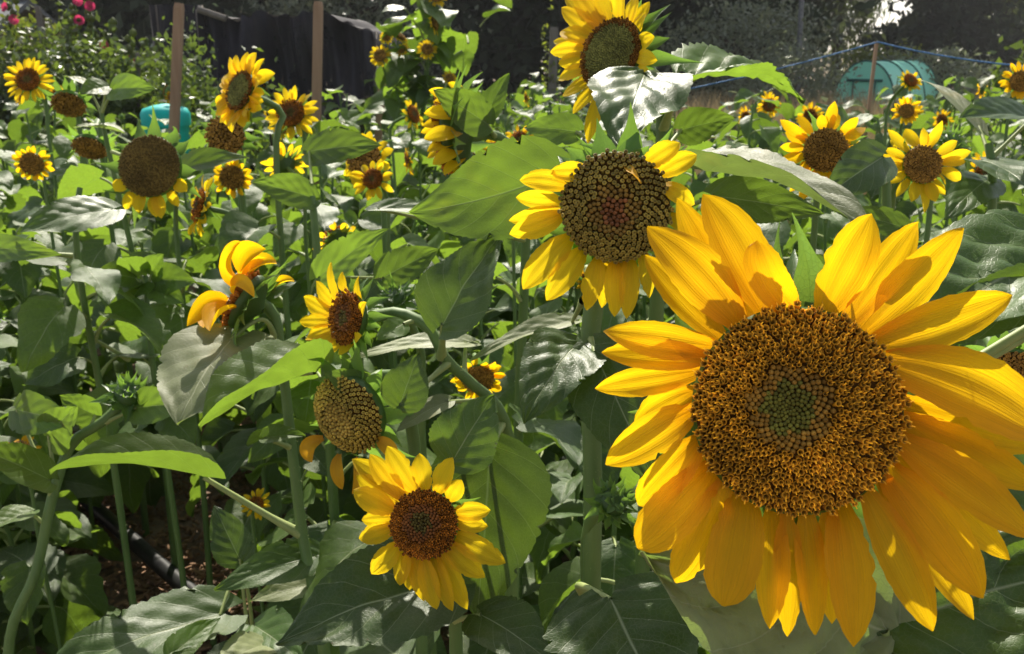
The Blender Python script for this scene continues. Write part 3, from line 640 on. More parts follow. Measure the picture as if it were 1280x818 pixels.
leaf(pM, (290, 424, 1.20), (222, 532, 1.09), 150, (-.15, .62, .76), fold=6, sag=.06, m=M_LEAFP, corr=.012, heart=.22, teeth=.03, pet=[P(346, 430, 1.26), (330, 400, 1.24)])
leaf(pM, (396, 466, 1.12), (250, 536, 1.01), 140, (-.1, .98, .22), fold=46, sag=.06, m=M_LEAF, corr=.022, pet=[P(352, 470, 1.26)], teeth=.03)
leaf(pM, (258, 598, 1.24), (62, 590, 1.16), 100, (0, .98, .21), fold=44, sag=.08, corr=.012, pet=[P(376, 668, 1.27), (330, 642, 1.26)], prad=.0042, teeth=.04)
leaf(pM, (398, 694, 1.28), (268, 738, 1.22), 60, (0, .6, .8), fold=12, m=M_LEAFD, pet=[P(388, 720, 1.27)])
leaf(pM, (330, 548, 1.2), (382, 545, 1.2), 32, (0, .6, .6), fold=25, pet=[P(364, 560, 1.26)], hi=False)
leaf(pM, (400, 730, 1.27), (312, 752, 1.24), 42, (.1, .75, .6), fold=10, m=M_LEAFP, pet=[P(392, 740, 1.27)], hi=False)
leaf(pM, (310, 372, 1.26), (372, 352, 1.28), 40, (0, .4, .8), fold=10, m=M_LEAFD, pet=[P(345, 400, 1.26)], hi=False)

# ------------------------------------------------------------------ O: ripe seed head that has lost its petals
cO = P(436, 518, 1.10); nO = C(-.45, -.30, .8); RO = 50*1.10/FPX
fO = A(P(520, 600, 1.2)[0], P(520, 600, 1.2)[1], -.02)
stO = [fO, A(fO[0], fO[1], .6), P(512, 520, 1.2), P(490, 470, 1.18), P(462, 478, 1.15), cO-nO*RO*.5]
pO = plant_at(fO, 'ripe seed head without its ray petals, olive brown, curling green sepals, one limp petal left')
stem(pO, stO, [.011, .010, .009, .008, .008, .009], 10, 36)
hO = head(pO, cO, nO, RO, 'ripe', 400, .5, 7, 32); bracts(hO, cO, nO, RO, 14, .85, 18, True, .6)
for k, (x0, y0, x1, y1, w, cx, cy) in enumerate([(404,548, 390,578, 26, 372, 556), (472,550, 492,580, 26, 490, 556), (425,568, 428,612, 22, 416, 590), (445,572, 440,618, 18, 455, 596)]):
    b = P(x0, y0, 1.09); blade('petal', b, P(cx, cy, 1.07), P(x1, y1, 1.08), C(-.3, .1, 1), w*.72*1.1/FPX, PETAL, M_PETO, hO, nu=7, nv=12, cup=.6, roll=(0, 45), seed=700+k)
leaf(pO, (470, 498, 1.1), (405, 466, 1.08), 46, (-.2, .5, .8), fold=15, pet=[P(488, 480, 1.18)], hi=False)
dress(pO, stO[:3], 7, .19, .3, .85, 25)

# ------------------------------------------------------------------ P: small flower bottom centre
cP_ = P(530, 656, .93); nP = C(-.12, .12, 1); RP = 43*.93/FPX
fP = A(P(560, 760, 1.0)[0], P(560, 760, 1.0)[1]+.03, -.02); stP = [fP, A(fP[0], fP[1], .6), P(566, 740, 1.0), P(552, 690, .985), P(536, 664, .965), cP_-nP*RP*.6]
pP = plant_at(fP, 'small lemon yellow sunflower with red-brown disc facing the camera, lowest bloom, bottom centre')
stem(pP, stP, [.010, .0095, .008, .007, .007, .008], 12, 36, 300)
hP = head(pP, cP_, nP, RP, 'young', 420, .16, 8, 36, (-.08, .08)); bracts(hP, cP_, nP, RP, 16, .8, 19, True, .1)
SP = [(502,622, 462,568, 30, .0, .2), (518,614, 484,558, 32, .1, .2), (508,618, 440,574, 30, -.2, .1), (532,612, 524,567, 28, .0, .2), (546,614, 566,572, 30, .1, .2), (560,626, 577,600, 26, .1, .2),
 (566,642, 613,638, 28, .05, .2), (566,652, 610,658, 24, -.1, .1), (562,668, 632,704, 34, .1, .2), (556,680, 606,722, 34, -.15, .1), (548,690, 584,762, 28, -.1, .1), (540,694, 566,764, 26, .1, .2),
 (528,696, 546,762, 28, .05, .2), (516,694, 530,752, 26, -.1, .1), (506,686, 500,732, 24, .0, .2), (498,680, 465,718, 30, .1, .2), (492,660, 449,674, 28, .1, .2), (490,648, 452,650, 26, -.1, .1),
 (492,640, 442,612, 34, .1, .2), (496,630, 446,594, 30, -.1, .1), (510,690, 512,738, 24, -.2, 0)]
ray_petals(hP, cP_, nP, RP, SP, M_PETY, 800)
leaf(pP, (565, 728, .99), (345, 806, .95), 150, (0, .72, .7), fold=14, sag=.08, m=M_LEAFD, corr=.025, pet=[P(568, 760, 1.0)], prad=.004)
leaf(pP, (600, 768, .98), (690, 830, .92), 90, (.2, .6, .7), fold=12, m=M_LEAFD, pet=[P(568, 775, 1.0)])
dress(pP, [fP, fP+Z*.55], 5, .17, .4, 1, 26)

# ------------------------------------------------------------------ flowers of the middle distance
mids = []
def mid(*a, **k): mids.append(flower_plant(*a, **k)); return mids[-1]
e = mid('yellow sunflower leaning left before the black netting, ragged petals, oval brown disc', 300, 114, 2.0, (-.62, .15, .78), 25, 'green', dict(k=34, ln=1.1, wd=.62, irr=.24, nu=7, nv=12), None, 6, .2, 31, count=300, rise=.04, foot=A(P(330, 200, 2.05)[0], P(330, 200, 2.05)[1], -.02))
mid('round yellow sunflower at the far left edge beneath the hollyhocks', 35, 100, 2.9, (.03, .12, 1), 14.5, 'young', dict(k=24, ln=1.25, wd=.42, irr=.14), None, 8, .2, 32)
mid('yellow sunflower half hidden by a silvery leaf, right of the ragged bloom at the netting', 364, 142, 2.6, (-.1, .15, 1), 17, 'young', dict(k=22, ln=1.1, wd=.45), None, 7, .2, 33)
h_ = mid('large dark brown seed disc facing the camera with few petals at its lower rim', 187, 208, 2.0, (-.02, .05, 1), 39, 'olive', dict(k=20, ln=.55, wd=.42, only=(205, 330), droop=.3), M_PETY, 8, .22, 34, count=900, dome=.2, lo=.64, srad=.006)
mid('bright yellow sunflower turned left, just right below the large brown disc', 250, 258, 2.1, (-.8, .2, .5), 20, 'young', dict(k=20, ln=1.0, wd=.5), None, 6, .18, 35)
mid('yellow petals of a bloom facing away, left of the twin flowers', 356, 206, 2.2, (-.5, .5, -.5), 14, 'young', dict(k=14, ln=1.3, wd=.6), None, 6, .19, 36)
mid('brown-centred sunflower behind its smaller yellow twin', 456, 200, 2.3, (-.3, .1, 1), 22, 'brown', dict(k=20, ln=.75, wd=.5, irr=.35), None, 7, .2, 37)
mid('small yellow sunflower in front of its larger brown-centred twin', 466, 224, 2.0, (-.2, .2, .9), 13, 'young', dict(k=14, ln=1.3, wd=.6), None, 5, .17, 38)
mid('dark brown seed disc under the ragged bloom before the netting', 282, 170, 2.4, (0, -.15, 1), 24, 'brown', None, None, 6, .2, 39)
mid('dark seed disc in shade below the round bloom at the left edge', 86, 130, 3.1, (.1, -.9, .55), 20, 'brown', None, None, 6, .2, 40)
mid('dark seed disc shaded by leaves, left of the large brown disc', 112, 184, 2.6, (0, -.9, .5), 20, 'brown', None, None, 6, .2, 42)
mid('orange petals low at the left edge, half hidden among leaves', 40, 205, 2.4, (.2, -.4, .8), 14, 'brown', dict(k=16, ln=.8, wd=.5), M_PET, 6, .2, 43)
mid('small golden bloom right below the dark disc at the netting, peeking through leaves', 290, 222, 2.5, (.1, -.3, .8), 15, 'brown', dict(k=16, ln=.8, wd=.5), M_PET, 6, .18, 44)
mid('golden sunflower facing left, in front of the dry grass', 1032, 188, 1.36, (-.25, -.15, .95), 27, 'brown', dict(k=20, ln=1.25, wd=.55, irr=.34), M_PET, 7, .19, 45, count=280)
mid('yellow sunflower with long spread petals, right of the golden one near the right edge', 1153, 206, 1.36, (-.02, .05, 1), 24, 'brown', dict(k=17, ln=1.5, wd=.58, irr=.3), M_PETY, 7, .19, 46, count=280)
mid('golden sunflower cut by the right edge of the picture', 1276, 102, 2.2, (-.3, .05, 1), 13, 'brown', dict(k=18, ln=1.1, wd=.5), M_PET, 7, .19, 47)
mid('small sunflower left of the green polytunnel, lower of two', 1133, 139, 2.2, (-.3, 0, 1), 9, 'brown', dict(k=16, ln=1.1, wd=.55, irr=.35), M_PET, 6, .17, 48)
mid('small half-open sunflower against the green polytunnel', 1138, 101, 2.3, (.2, .3, .8), 9, 'young', dict(k=16, ln=.9, wd=.5, irr=.3), None, 5, .15, 49)
mid('shaded sunflower behind the bent neck, facing down, centre', 598, 474, 1.75, (.1, -.5, .8), 20, 'brown', dict(k=18, ln=.8, wd=.5, irr=.3, droop=.2), M_PET, 5, .18, 50, count=220)
mid('pale yellow petals facing away among leaves, left of centre', 420, 296, 1.8, (-.4, .6, -.3), 16, 'young', dict(k=12, ln=1.1, wd=.6, irr=.4, droop=.3), None, 5, .17, 51)
mid('small golden bloom right beside the turned-left side-view flower', 622, 188, 1.9, (-.3, .3, .7), 13, 'young', dict(k=14, ln=1.0, wd=.6), None, 5, .18, 52)
mid('tiny yellow bloom seen from the side, far centre left', 516, 143, 3.2, (.8, .2, .5), 11, 'young', dict(k=16, ln=1.0, wd=.5), None, 7, .18, 53)
mid('orange bloom glimpsed low in the shade at the left edge', 22, 566, 1.7, (.1, .6, .6), 16, 'brown', dict(k=14, ln=.9, wd=.5), M_PET, 5, .16, 54)
mid('tiny yellow flower deep in the shade above the bark path', 320, 630, 1.75, (.3, .3, .8), 9, 'young', dict(k=14, ln=1.4, wd=.6), None, 4, .14, 55)
mid('dark hanging seed head under green sepals at the right edge', 1256, 470, .95, (-.1, -.55, .7), 40, 'brown', dict(k=16, ln=.5, wd=.3, only=(20, 70)), M_PET, 5, .17, 56, br=dict(k=18, ln=.9, single=True), count=300)
mid('golden bloom right of the far left seed disc, behind leaves', 648, 175, 2.6, (-.4, .2, .8), 11, 'young', dict(k=14, ln=1.1, wd=.5), M_PET, 6, .18, 57)

def bud(label, px, py, d, n, Rpx, seed, nleaf=5, ls=.17, path=None, srad=.006):
    c = P(px, py, d); nn = C(*n); Rd = Rpx*d/FPX
    st = auto_stem(c, nn, Rd) if path is None else path+[c-nn*Rd*.5]
    pl = plant_at(st[0], label); stem(pl, st, [srad*1.4, srad, srad], 10, 34, 200 if path else 0)
    ho = head(pl, c, nn, Rd*.8, 'green', 0, .6, seed, 18); bracts(ho, c, nn, Rd*.85, 13, 1.4, seed, True, .9, .75); bracts(ho, c+nn*Rd*.2, nn, Rd*.7, 11, 1.2, seed+9, True, 1.4, .9); bracts(ho, c+nn*Rd*.5, nn, Rd*.42, 8, 1.5, seed+19, True, 2.2, 1.1); bracts(ho, c+nn*Rd*.7, nn, Rd*.25, 6, 1.8, seed+29, True, 2.6, 1.2)
    if nleaf: dress(pl, st[:3], nleaf, ls, .25, .95, seed)
    return pl
b1 = P(12, 800, 1.42); b1f = A(b1[0]-.01, b1[1], -.02)
pbud = bud('green spiky bud on an arching stem at left, above the black pipe', 160, 492, 1.42, (.35, .5, .6), 22, 60, 0, path=[b1f, b1, P(45, 715, 1.42), P(66, 620, 1.42), P(92, 552, 1.42), P(128, 528, 1.42)], srad=.0075)
leaf(pbud, (62, 600, 1.40), (-30, 560, 1.30), 60, (0, .55, .8), fold=16, pet=[P(64, 622, 1.42)])
leaf(pbud, (60, 545, 1.42), (96, 508, 1.36), 58, (.2, .15, .9), fold=10, pet=[P(70, 605, 1.42)], asym=.2)
leaf(pbud, (20, 512, 1.45), (95, 528, 1.38), 56, (0, .12, 1), fold=8, pet=[P(40, 560, 1.45), P(66, 615, 1.42)])
leaf(pbud, (170, 510, 1.42), (245, 505, 1.36), 50, (0, .2, .9), fold=16, pet=[P(132, 528, 1.42)])
leaf(pbud, (120, 520, 1.44), (75, 495, 1.44), 40, (0, .1, 1), fold=16, pet=[P(112, 538, 1.42)])
leaf(pbud, (40, 640, 1.42), (-20, 668, 1.36), 40, (0, .7, .5), fold=20, pet=[P(60, 660, 1.42)])
bud('green closed bud with pointed sepals left of the big flower, in shade', 768, 628, .86, (.2, .35, .9), 22, 61, 5, .16)
bud('green bud behind the glossy leaf, right of the half-turned flower', 492, 372, 1.3, (-.3, .6, .6), 20, 62, 5, .16)
bud('green bud just above the brown disc at far right', 1190, 175, 1.9, (0, .5, .8), 14, 63, 6, .18)

# low plant in the left foreground carrying the broad leaf at the bottom edge
pl_ = P(330, 800, 1.42); fl_ = A(pl_[0], pl_[1], -.02)
pF = plant_at(fl_, 'low leafy sunflower at the bottom left, broad leaf with torn edge over the pipe', group=None)
stF = [fl_, fl_+A(.0, .01, .3), fl_+A(-.02, 0, .55)]; stem(pF, stF, [.009, .008, .005])
leaf(pF, (280, 768, 1.30), (20, 872, 1.16), 116, (-.05, .84, .55), fold=12, sag=.06, m=M_LEAFD, corr=.02, teeth=.05, pet=[stF[2]-Z*.05, (300, 712, 1.36)])
leaf(pF, (300, 700, 1.44), (268, 632, 1.46), 52, (.2, .2, 1), fold=10, m=M_LEAFD, pet=[stF[2]-Z*.03])
leaf(pF, (215, 818, 1.2), (276, 772, 1.26), 40, (-.3, .1, .9), fold=14, pet=[stF[1]])
leaf(pF, (335, 805, 1.3), (268, 838, 1.2), 60, (0, .75, .6), fold=14, m=M_LEAFP, pet=[stF[1]+Z*.1])
leaf(pF, (318, 782, 1.35), (380, 830, 1.25), 70, (.1, .6, .7), fold=14, m=M_LEAFD, pet=[stF[1]+Z*.15])

# leafy plants whose leaves show singly among the flowers
pg = P(395, 330, 1.65); fg = A(pg[0], pg[1]+.03, -.02)
pG = plant_at(fg, 'leafy sunflower with broad backlit leaves right of the curled orange petals'); stG = [fg, A(fg[0], fg[1], .6), P(398, 335, 1.66), P(390, 246, 1.66)]
stem(pG, stG, [.011, .010, .009, .006], 10, 30, 400)
leaf(pG, (398, 348, 1.58), (486, 286, 1.5), 52, (-.2, .1, 1), fold=12, pet=[P(396, 330, 1.66)])
leaf(pG, (478, 348, 1.48), (548, 312, 1.5), 52, (0, .15, 1), fold=10, pet=[P(420, 340, 1.6), P(397, 345, 1.66)])
leaf(pG, (392, 248, 1.66), (312, 228, 1.6), 46, (.1, .25, 1), fold=14, pet=[P(391, 262, 1.66)])
leaf(pG, (385, 190, 1.75), (478, 182, 1.7), 50, (0, .2, 1), fold=10, pet=[P(391, 250, 1.66)])
dress(pG, stG[:3], 11, .19, .3, .95, 71)
pg = P(90, 300, 1.7); fg = A(pg[0], pg[1]+.05, -.02)
pH = plant_at(fg, 'leafy sunflower at left with a broad blue-green shaded leaf'); stH = [fg, A(fg[0], fg[1], .7), P(95, 300, 1.74), P(100, 235, 1.74)]
stem(pH, stH, [.0075, .007, .0065, .005], 10, 30, 200)
leaf(pH, (142, 262, 1.66), (22, 292, 1.56), 66, (0, .48, .85), fold=6, m=M_LEAFD, pet=[P(100, 255, 1.74)])
leaf(pH, (-20, 310, 1.6), (76, 318, 1.52), 38, (0, .1, 1), fold=10, pet=[P(90, 320, 1.74)])
dress(pH, stH[:3], 9, .17, .72, .97, 72)
pg = P(190, 420, 1.85); fg = A(pg[0], pg[1]+.02, -.02)
pI = plant_at(fg, 'young leafy sunflower top with star of pointed backlit leaves, left of the pale leaf'); stI = [fg, A(fg[0], fg[1], .4), P(188, 430, 1.86), P(182, 345, 1.86)]
stem(pI, stI, [.007, .0065, .006, .005], 10, 30)
for k, (x, y, w, dn) in enumerate([(120, 340, 40, (0, .2, 1)), (245, 352, 44, (0, .15, 1)), (205, 318, 36, (0, .1, 1)), (150, 322, 38, (-.2, .8, .5)), (230, 380, 40, (.2, .1, 1)), (165, 375, 40, (-.1, .15, 1)), (120, 380, 40, (0, .7, .5))]):
    leaf(pI, (184+(x-184)*.22, 350+(y-350)*.2, 1.85), (x, y, 1.76+.03*(k % 3)), w, dn, fold=14, pet=[P(184, 365, 1.86)], hi=False)
leaf(pI, (108, 418, 1.8), (30, 392, 1.74), 34, (0, .1, 1), fold=10, pet=[P(162, 450, 1.86)], prad=.0035)
dress(pI, stI[:3], 6, .15, .78, .97, 73)
pg = P(155, 150, 2.3); fg = A(pg[0], pg[1], -.02)
pJ = plant_at(fg, 'tall leafy sunflower with two broad backlit leaves spread like wings beneath the hollyhocks'); stJ = [fg, A(fg[0], fg[1], .8), P(128, 150, 2.3), P(127, 135, 2.3)]
stem(pJ, stJ, [.011, .010, .007, .005], 10, 30)
leaf(pJ, (140, 112, 2.26), (196, 112, 2.18), 38, (0, .1, 1), fold=14, pet=[P(127, 142, 2.3)]); leaf(pJ, (134, 108, 2.28), (100, 118, 2.22), 32, (0, .15, 1), fold=14, pet=[P(127, 142, 2.3)])
leaf(pJ, (112, 110, 2.3), (78, 95, 2.3), 26, (0, .95, .3), fold=14, m=M_LEAFP, pet=[P(127, 142, 2.3)])
leaf(pJ, (150, 165, 2.25), (92, 160, 2.2), 30, (0, .9, .35), fold=20, m=M_LEAFP, pet=[P(128, 158, 2.3)])
leaf(pJ, (215, 218, 2.1), (312, 198, 2.0), 44, (0, .45, .8), fold=20, pet=[P(140, 190, 2.3)])
dress(pJ, stJ[:3], 10, .2, .3, .9, 74)
pg = P(1120, 260, 1.3); fg = A(pg[0], pg[1]+.05, -.02)
pK = plant_at(fg, 'leafy sunflower between the golden and the long-petalled bloom at right'); stK = [fg, A(fg[0], fg[1], .7), P(1108, 270, 1.34), P(1106, 215, 1.34)]
stem(pK, stK, [.011, .010, .009, .006], 10, 30)
leaf(pK, (1104, 196, 1.28), (1026, 250, 1.22), 66, (-.1, .2, 1), fold=10, m=M_LEAFD, pet=[P(1107, 230, 1.34)])
leaf(pK, (1130, 285, 1.2), (1040, 262, 1.25), 36, (0, .1, 1), fold=10, pet=[P(1108, 285, 1.34)])
leaf(pK, (1060, 160, 1.5), (1020, 130, 1.5), 50, (0, .8, .5), fold=10, pet=[P(1106, 218, 1.34)])
dress(pK, stK[:3], 6, .18, .3, .95, 75)
pg = P(1240, 250, 1.5); fg = A(pg[0], pg[1]+.05, -.02)
pQ = plant_at(fg, 'leafy sunflower at the right edge with broad shiny dark leaves'); stQ = [fg, A(fg[0], fg[1], .7), P(1240, 260, 1.5), P(1236, 180, 1.5)]
stem(pQ, stQ, [.011, .010, .009, .006], 10, 30)
leaf(pQ, (1290, 150, 1.5), (1196, 150, 1.42), 66, (0, .6, .6), fold=20, m=M_LEAFD, pet=[P(1237, 200, 1.5)])
leaf(pQ, (1225, 200, 1.5), (1290, 240, 1.36), 80, (0, .5, .8), fold=8, m=M_LEAFD, pet=[P(1238, 215, 1.5)])
leaf(pQ, (1235, 225, 1.5), (1180, 275, 1.4), 60, (0, .6, .7), fold=8, m=M_LEAFD, pet=[P(1239, 235, 1.5)])
leaf(pQ, (1225, 160, 1.55), (1150, 100, 1.7), 26, (0, .95, .3), fold=12, m=M_LEAFP, pet=[P(1237, 195, 1.5)])
dress(pQ, stQ[:3], 6, .18, .3, .9, 76)

# ------------------------------------------------------------------ the field: prototypes and copies
def copy_tree(o, parent=None):
    c = o.copy(); COL.objects.link(c); c.parent = parent
    for ch in KIDS[o]: copy_tree(ch, c)
    return c
KIDS = {}
def collect(o):
    KIDS[o] = list(o.children)
    for ch in KIDS[o]: collect(ch)
def proto(seed, H, heads, nleaf, lsize, single):
    r = np.random.default_rng(seed); pl = obj('sunflower', None, None, (0, 0, 0))
    top = A(r.normal(0, .04), r.normal(0, .04), H); st = [A(0, 0, -.02), A(r.normal(0, .02), r.normal(0, .02), H*.5), top]
    stem(pl, st, [.009, .0075, .005], 7, 14); dress(pl, st, nleaf+5, lsize*1.12, .16, 1.0, seed, grow=.7)
    for (kind, a, R_) in heads:
        n = nz(A(math.cos(a), math.sin(a), r.uniform(-.1, .5))); c = top + n*.05 + Z*r.uniform(-.12, .06)
        tube('flower_stalk', [top-Z*.14, top-Z*.02-n*.01, c-n*R_*.5], [.006, .005, .006], M_STEM, pl, 6, 8)
        if kind == 'bud':
            ho = head(pl, c, n, R_*.6, 'green', 0, .5, seed, 12); bracts(ho, c, n, R_*.6, 11, 1.3, seed, False, 1.2)
        else:
            ho = head(pl, c, n, R_, kind, 70, .16, seed, 14); bracts(ho, c, n, R_, 10, .8, seed)
            if kind != 'brown' or r.random() < .5:
                rand_petals(ho, c, n, R_, 17, 1.2, .5, None, .1, seed, M_PETY if seed % 2 else M_PET, single, 2, 4, 7, .28)
    collect(pl); return pl
PROT = [proto(200, 1.2, [('young', -1.9, .035)], 15, .2, True), proto(201, 1.15, [('bud', -1.2, .03)], 17, .19, False), proto(202, 1.25, [('brown', -2.6, .045), ('young', -.9, .026)], 12, .2, True),
        proto(203, 1.1, [], 18, .19, False), proto(204, 1.2, [('young', 2.9, .03)], 12, .21, True), proto(205, 1.2, [('young', -1.2, .036), ('bud', .6, .03)], 12, .2, False),
        proto(206, 1.15, [('brown', -1.4, .045)], 12, .2, False), proto(207, 1.2, [], 17, .21, False)]
PLAB = ['with one open yellow bloom', 'topped by a green bud', 'with brown disc and small yellow bloom', 'in leaf without a flower', 'with a bloom turned left', 'with a yellow bloom and a green bud', 'with a drooping brown seed disc', 'with broad leaves and no flower']
MARKS = ['at the left edge', 'under the hollyhocks', 'by the left stake', 'below the netting', 'by the right stake', 'under the branching sunflower', 'left of the topmost bloom', 'below the topmost bloom', 'before the dry grass', 'before the polytunnel', 'at the right edge']
taken = [(float(WL[o][0]), float(WL[o][1])) for o in WL if o.parent is None and 'category' in o.keys()]
used = set(); cnt = 0
frng = np.random.default_rng(5)
for _ in range(2600):
    y = frng.uniform(1.25, 9.5) if frng.random() < .8 else frng.uniform(1.25, 3); x = frng.uniform(-1, 1)*(.62*y+.35)
    px = 640+x/(y*.96+.4)*FPX
    if y > 6.5 and 820 < px < 1090: continue              # the dry grass
    if 70 < px < 350 and y < 2.75: continue
    if 110 < px < 350 and y < 3.9 and frng.random() < .8: continue   # bark path with the pipe
    md = .19 if y < 3.5 else .33
    if any((x-a)**2+(y-b)**2 < md*md for a, b in taken): continue
    H = np.interp(y, [1.2, 1.6, 2.5, 4, 9], [.62, .80, 1.04, 1.17, 1.20])*frng.uniform(.88, 1.08)
    if px > 700: H *= np.interp(y, [1.2, 2, 4], [.95, 1.0, 1.02])
    k = int(frng.integers(0, 8))
    if k in (0, 2, 4, 5, 6) and frng.random() < .68: k = [1, 3, 7][int(frng.integers(0, 3))]
    if (y < 2.2 or (px < 430 and y < 4.5)) and k in (0, 2, 4, 5, 6): k = [3, 7, 1, 7][int(frng.integers(0, 4))]
    taken.append((x, y)); src = PROT[k]
    o = src if k not in used else copy_tree(src); used.add(k)
    o.location = (x, y, 0); s = H/1.17; o.scale = (max(s, .75), max(s, .75), s); o.rotation_euler = (0, 0, frng.uniform(-.9, .9) if k in (0, 2, 4, 5, 6) else frng.uniform(0, 6.28))
    zn = MARKS[int(np.searchsorted([60, 150, 235, 330, 430, 560, 690, 860, 1040, 1150], px))]
    band = 'near' if y < 2.4 else 'middle' if y < 4.5 else 'back'
    tag(o, 'sunflower %s, %s row, %s' % (PLAB[k], band, zn), 'sunflower', 'sunflowers of the field, %s row' % band); cnt += 1
print('field plants', cnt)

# ------------------------------------------------------------------ background
def leaf_cloud(centre, radii, clumps, per, size, seed, spread=.22, flat=.0, shell=.55, hang=0.0, ar=.5):
    r = np.random.default_rng(seed); cs = nz(r.normal(0, 1, (clumps, 3)))*(r.uniform(shell, 1, (clumps, 1)))*np.asarray(radii)
    n = clumps*per; cen = np.repeat(cs, per, 0) + r.normal(0, 1, (n, 3))*np.asarray(radii)*spread*np.repeat(r.uniform(.5, 1.3, (clumps, 1)), per, 0)
    d = nz(r.normal(0, 1, (n, 3))+A(0, 0, -hang*3)); w = nz(np.cross(d, nz(r.normal(0, 1, (n, 3)))))
    L = size*r.uniform(.6, 1.3, (n, 1)); W = L*ar; nn = np.cross(d, w)
    V = np.stack([cen-d*L*.5, cen+w*W*.5+nn*L*.08, cen+d*L*.5, cen-w*W*.5+nn*L*.08], 1).reshape(-1, 3)
    F = np.arange(n*4).reshape(-1, 4); uv = np.tile(np.array([[.5, 0], [1, .5], [.5, 1], [0, .5]]), (n, 1))
    return V+np.asarray(centre), F, uv
def tree(label, px, Y, H, radii, mat_, seed, clumps=130, per=60, size=.3, trunk=.25, low=.25, hang=0.0, cone=False, ar=.5, group='trees behind the allotments', nm='tree'):
    x = at_y(px, 65, Y)[0]; pl = thing(nm, label, 'tree', (x, Y, 0), group); r = np.random.default_rng(seed)
    cz = H - radii[2]
    tr = obj('trunk', mesh('trunk', *tube_geo([A(0, 0, -.1), A(r.normal(0, .1), 0, H*.4), A(r.normal(0, .2), r.normal(0, .2), H*.85)], [trunk, trunk*.7, trunk*.15], 9, 12)[:2], M_BARK), pl, (x, Y, 0))
    for k in range(6):
        a = r.uniform(0, 6.28); z0 = H*r.uniform(.25, .6); e = A(math.cos(a)*radii[0]*.75, math.sin(a)*radii[1]*.75, z0+H*r.uniform(.05, .25))
        obj('limb', mesh('limb', *tube_geo([A(0, 0, z0), (A(0, 0, z0)+e)/2+A(0, 0, .1), e], [trunk*.4, trunk*.25, trunk*.06], 6, 8)[:2], M_BARK), pl, (x, Y, 0))
    V, F, uv = leaf_cloud((0, 0, cz), radii, clumps, per, size, seed, hang=hang, ar=ar)
    if cone:
        f = np.clip((H-V[:, 2])/(2*radii[2]), 0, 1); V[:, :2] *= (.25+1.0*f**.8)[:, None]
    V[:, 2] = np.maximum(V[:, 2], .1)
    obj('crown', mesh('crown', V, F, mat_, uv, smooth=False), pl, (x, Y, 0)); return pl
def bush(label, px, py_top, Y, rx, mat_, seed, clumps=40, per=45, size=.05, nm='bush', group=None, ry=None, ar=.5, cat='bush'):
    top = at_y(px, py_top, Y); H = max(top[2], .3); x = top[0]; pl = thing(nm, label, cat, (x, Y, 0), group); r = np.random.default_rng(seed)
    for k in range(5):
        e = A(r.normal(0, rx*.4), r.normal(0, rx*.3), H*r.uniform(.55, .85))
        obj('branch', mesh('branch', *tube_geo([A(r.normal(0, .05), 0, -.03), e*.5+A(0, 0, .05), e], [.018, .012, .004], 5, 7)[:2], M_BARK), pl, (x, Y, 0))
    V, F, uv = leaf_cloud((0, 0, H*.52), (rx, ry or rx*.7, H*.5), clumps, per, size, seed, .2, ar=ar); V[:, 2] = np.maximum(V[:, 2], .02)
    obj('foliage', mesh('foliage', V, F, mat_, uv, smooth=False), pl, (x, Y, 0)); return pl
# far trees
TR = [('dark tree at the far left behind the small shed', 10, 24, 9, (3.2, 2.5, 4.3), M_DARK, 1), ('dark tree behind the hollyhocks', 120, 26, 10, (3.4, 2.5, 4.8), M_DARK, 2), ('dark tree behind the left stake', 230, 25, 9.5, (3.0, 2.5, 4.6), M_DARK, 3),
      ('dark tree behind the black netting', 330, 27, 10, (3.2, 2.5, 4.8), M_DARK, 4), ('dark tree behind the tall branching sunflower', 560, 27, 10.5, (3.4, 2.5, 5.0), M_DARK, 6),
      ('dark tree left of the topmost flower', 650, 25, 10, (2.8, 2.4, 4.8), M_DARK, 7), ('dark tree behind the topmost flower', 770, 28, 10, (3.4, 2.5, 4.8), M_DARK, 8), ('dark tree right of the topmost flower', 865, 26, 10, (3.0, 2.5, 4.8), M_DARK, 9),
      ('dark green tree behind the tall thin pole', 935, 34, 11, (3.2, 3, 5.3), M_TREE, 10), ('dense dark conifer right of the sky gap', 1186, 40, 13, (1.7, 2.0, 6.4), M_DARK, 12)]
for lab, px, Y, H, rad, m_, s in TR: tree(lab, px, Y, H, rad, m_, s, 190, 70, .46, cone=(s == 12))
tree('grey-green rounded tree above the right end of the netting', 445, 20, 4.6, (1.9, 1.6, 2.1), M_LEAFG, 5, 110, 60, .13, .12)
tree('willow with hanging grey-green sprays beside the sky gap', 1046, 44, 11, (1.75, 1.9, 5.2), M_WILLOW, 11, 140, 60, .42, hang=1.0, ar=.16)
tree('grey-green poplar behind the right edge flowers', 1250, 46, 12, (1.8, 1.8, 5.8), M_WILLOW, 13, 120, 50, .35)
tree('dark tree at the far right edge', 1330, 36, 12, (2.6, 2.4, 5.8), M_DARK, 14)
tree('olive-leaved shrub tree left of the thin pole', 930, 19, 2.55, (1.7, 1.3, 1.2), M_LEAFG, 15, 90, 60, .12, .07)
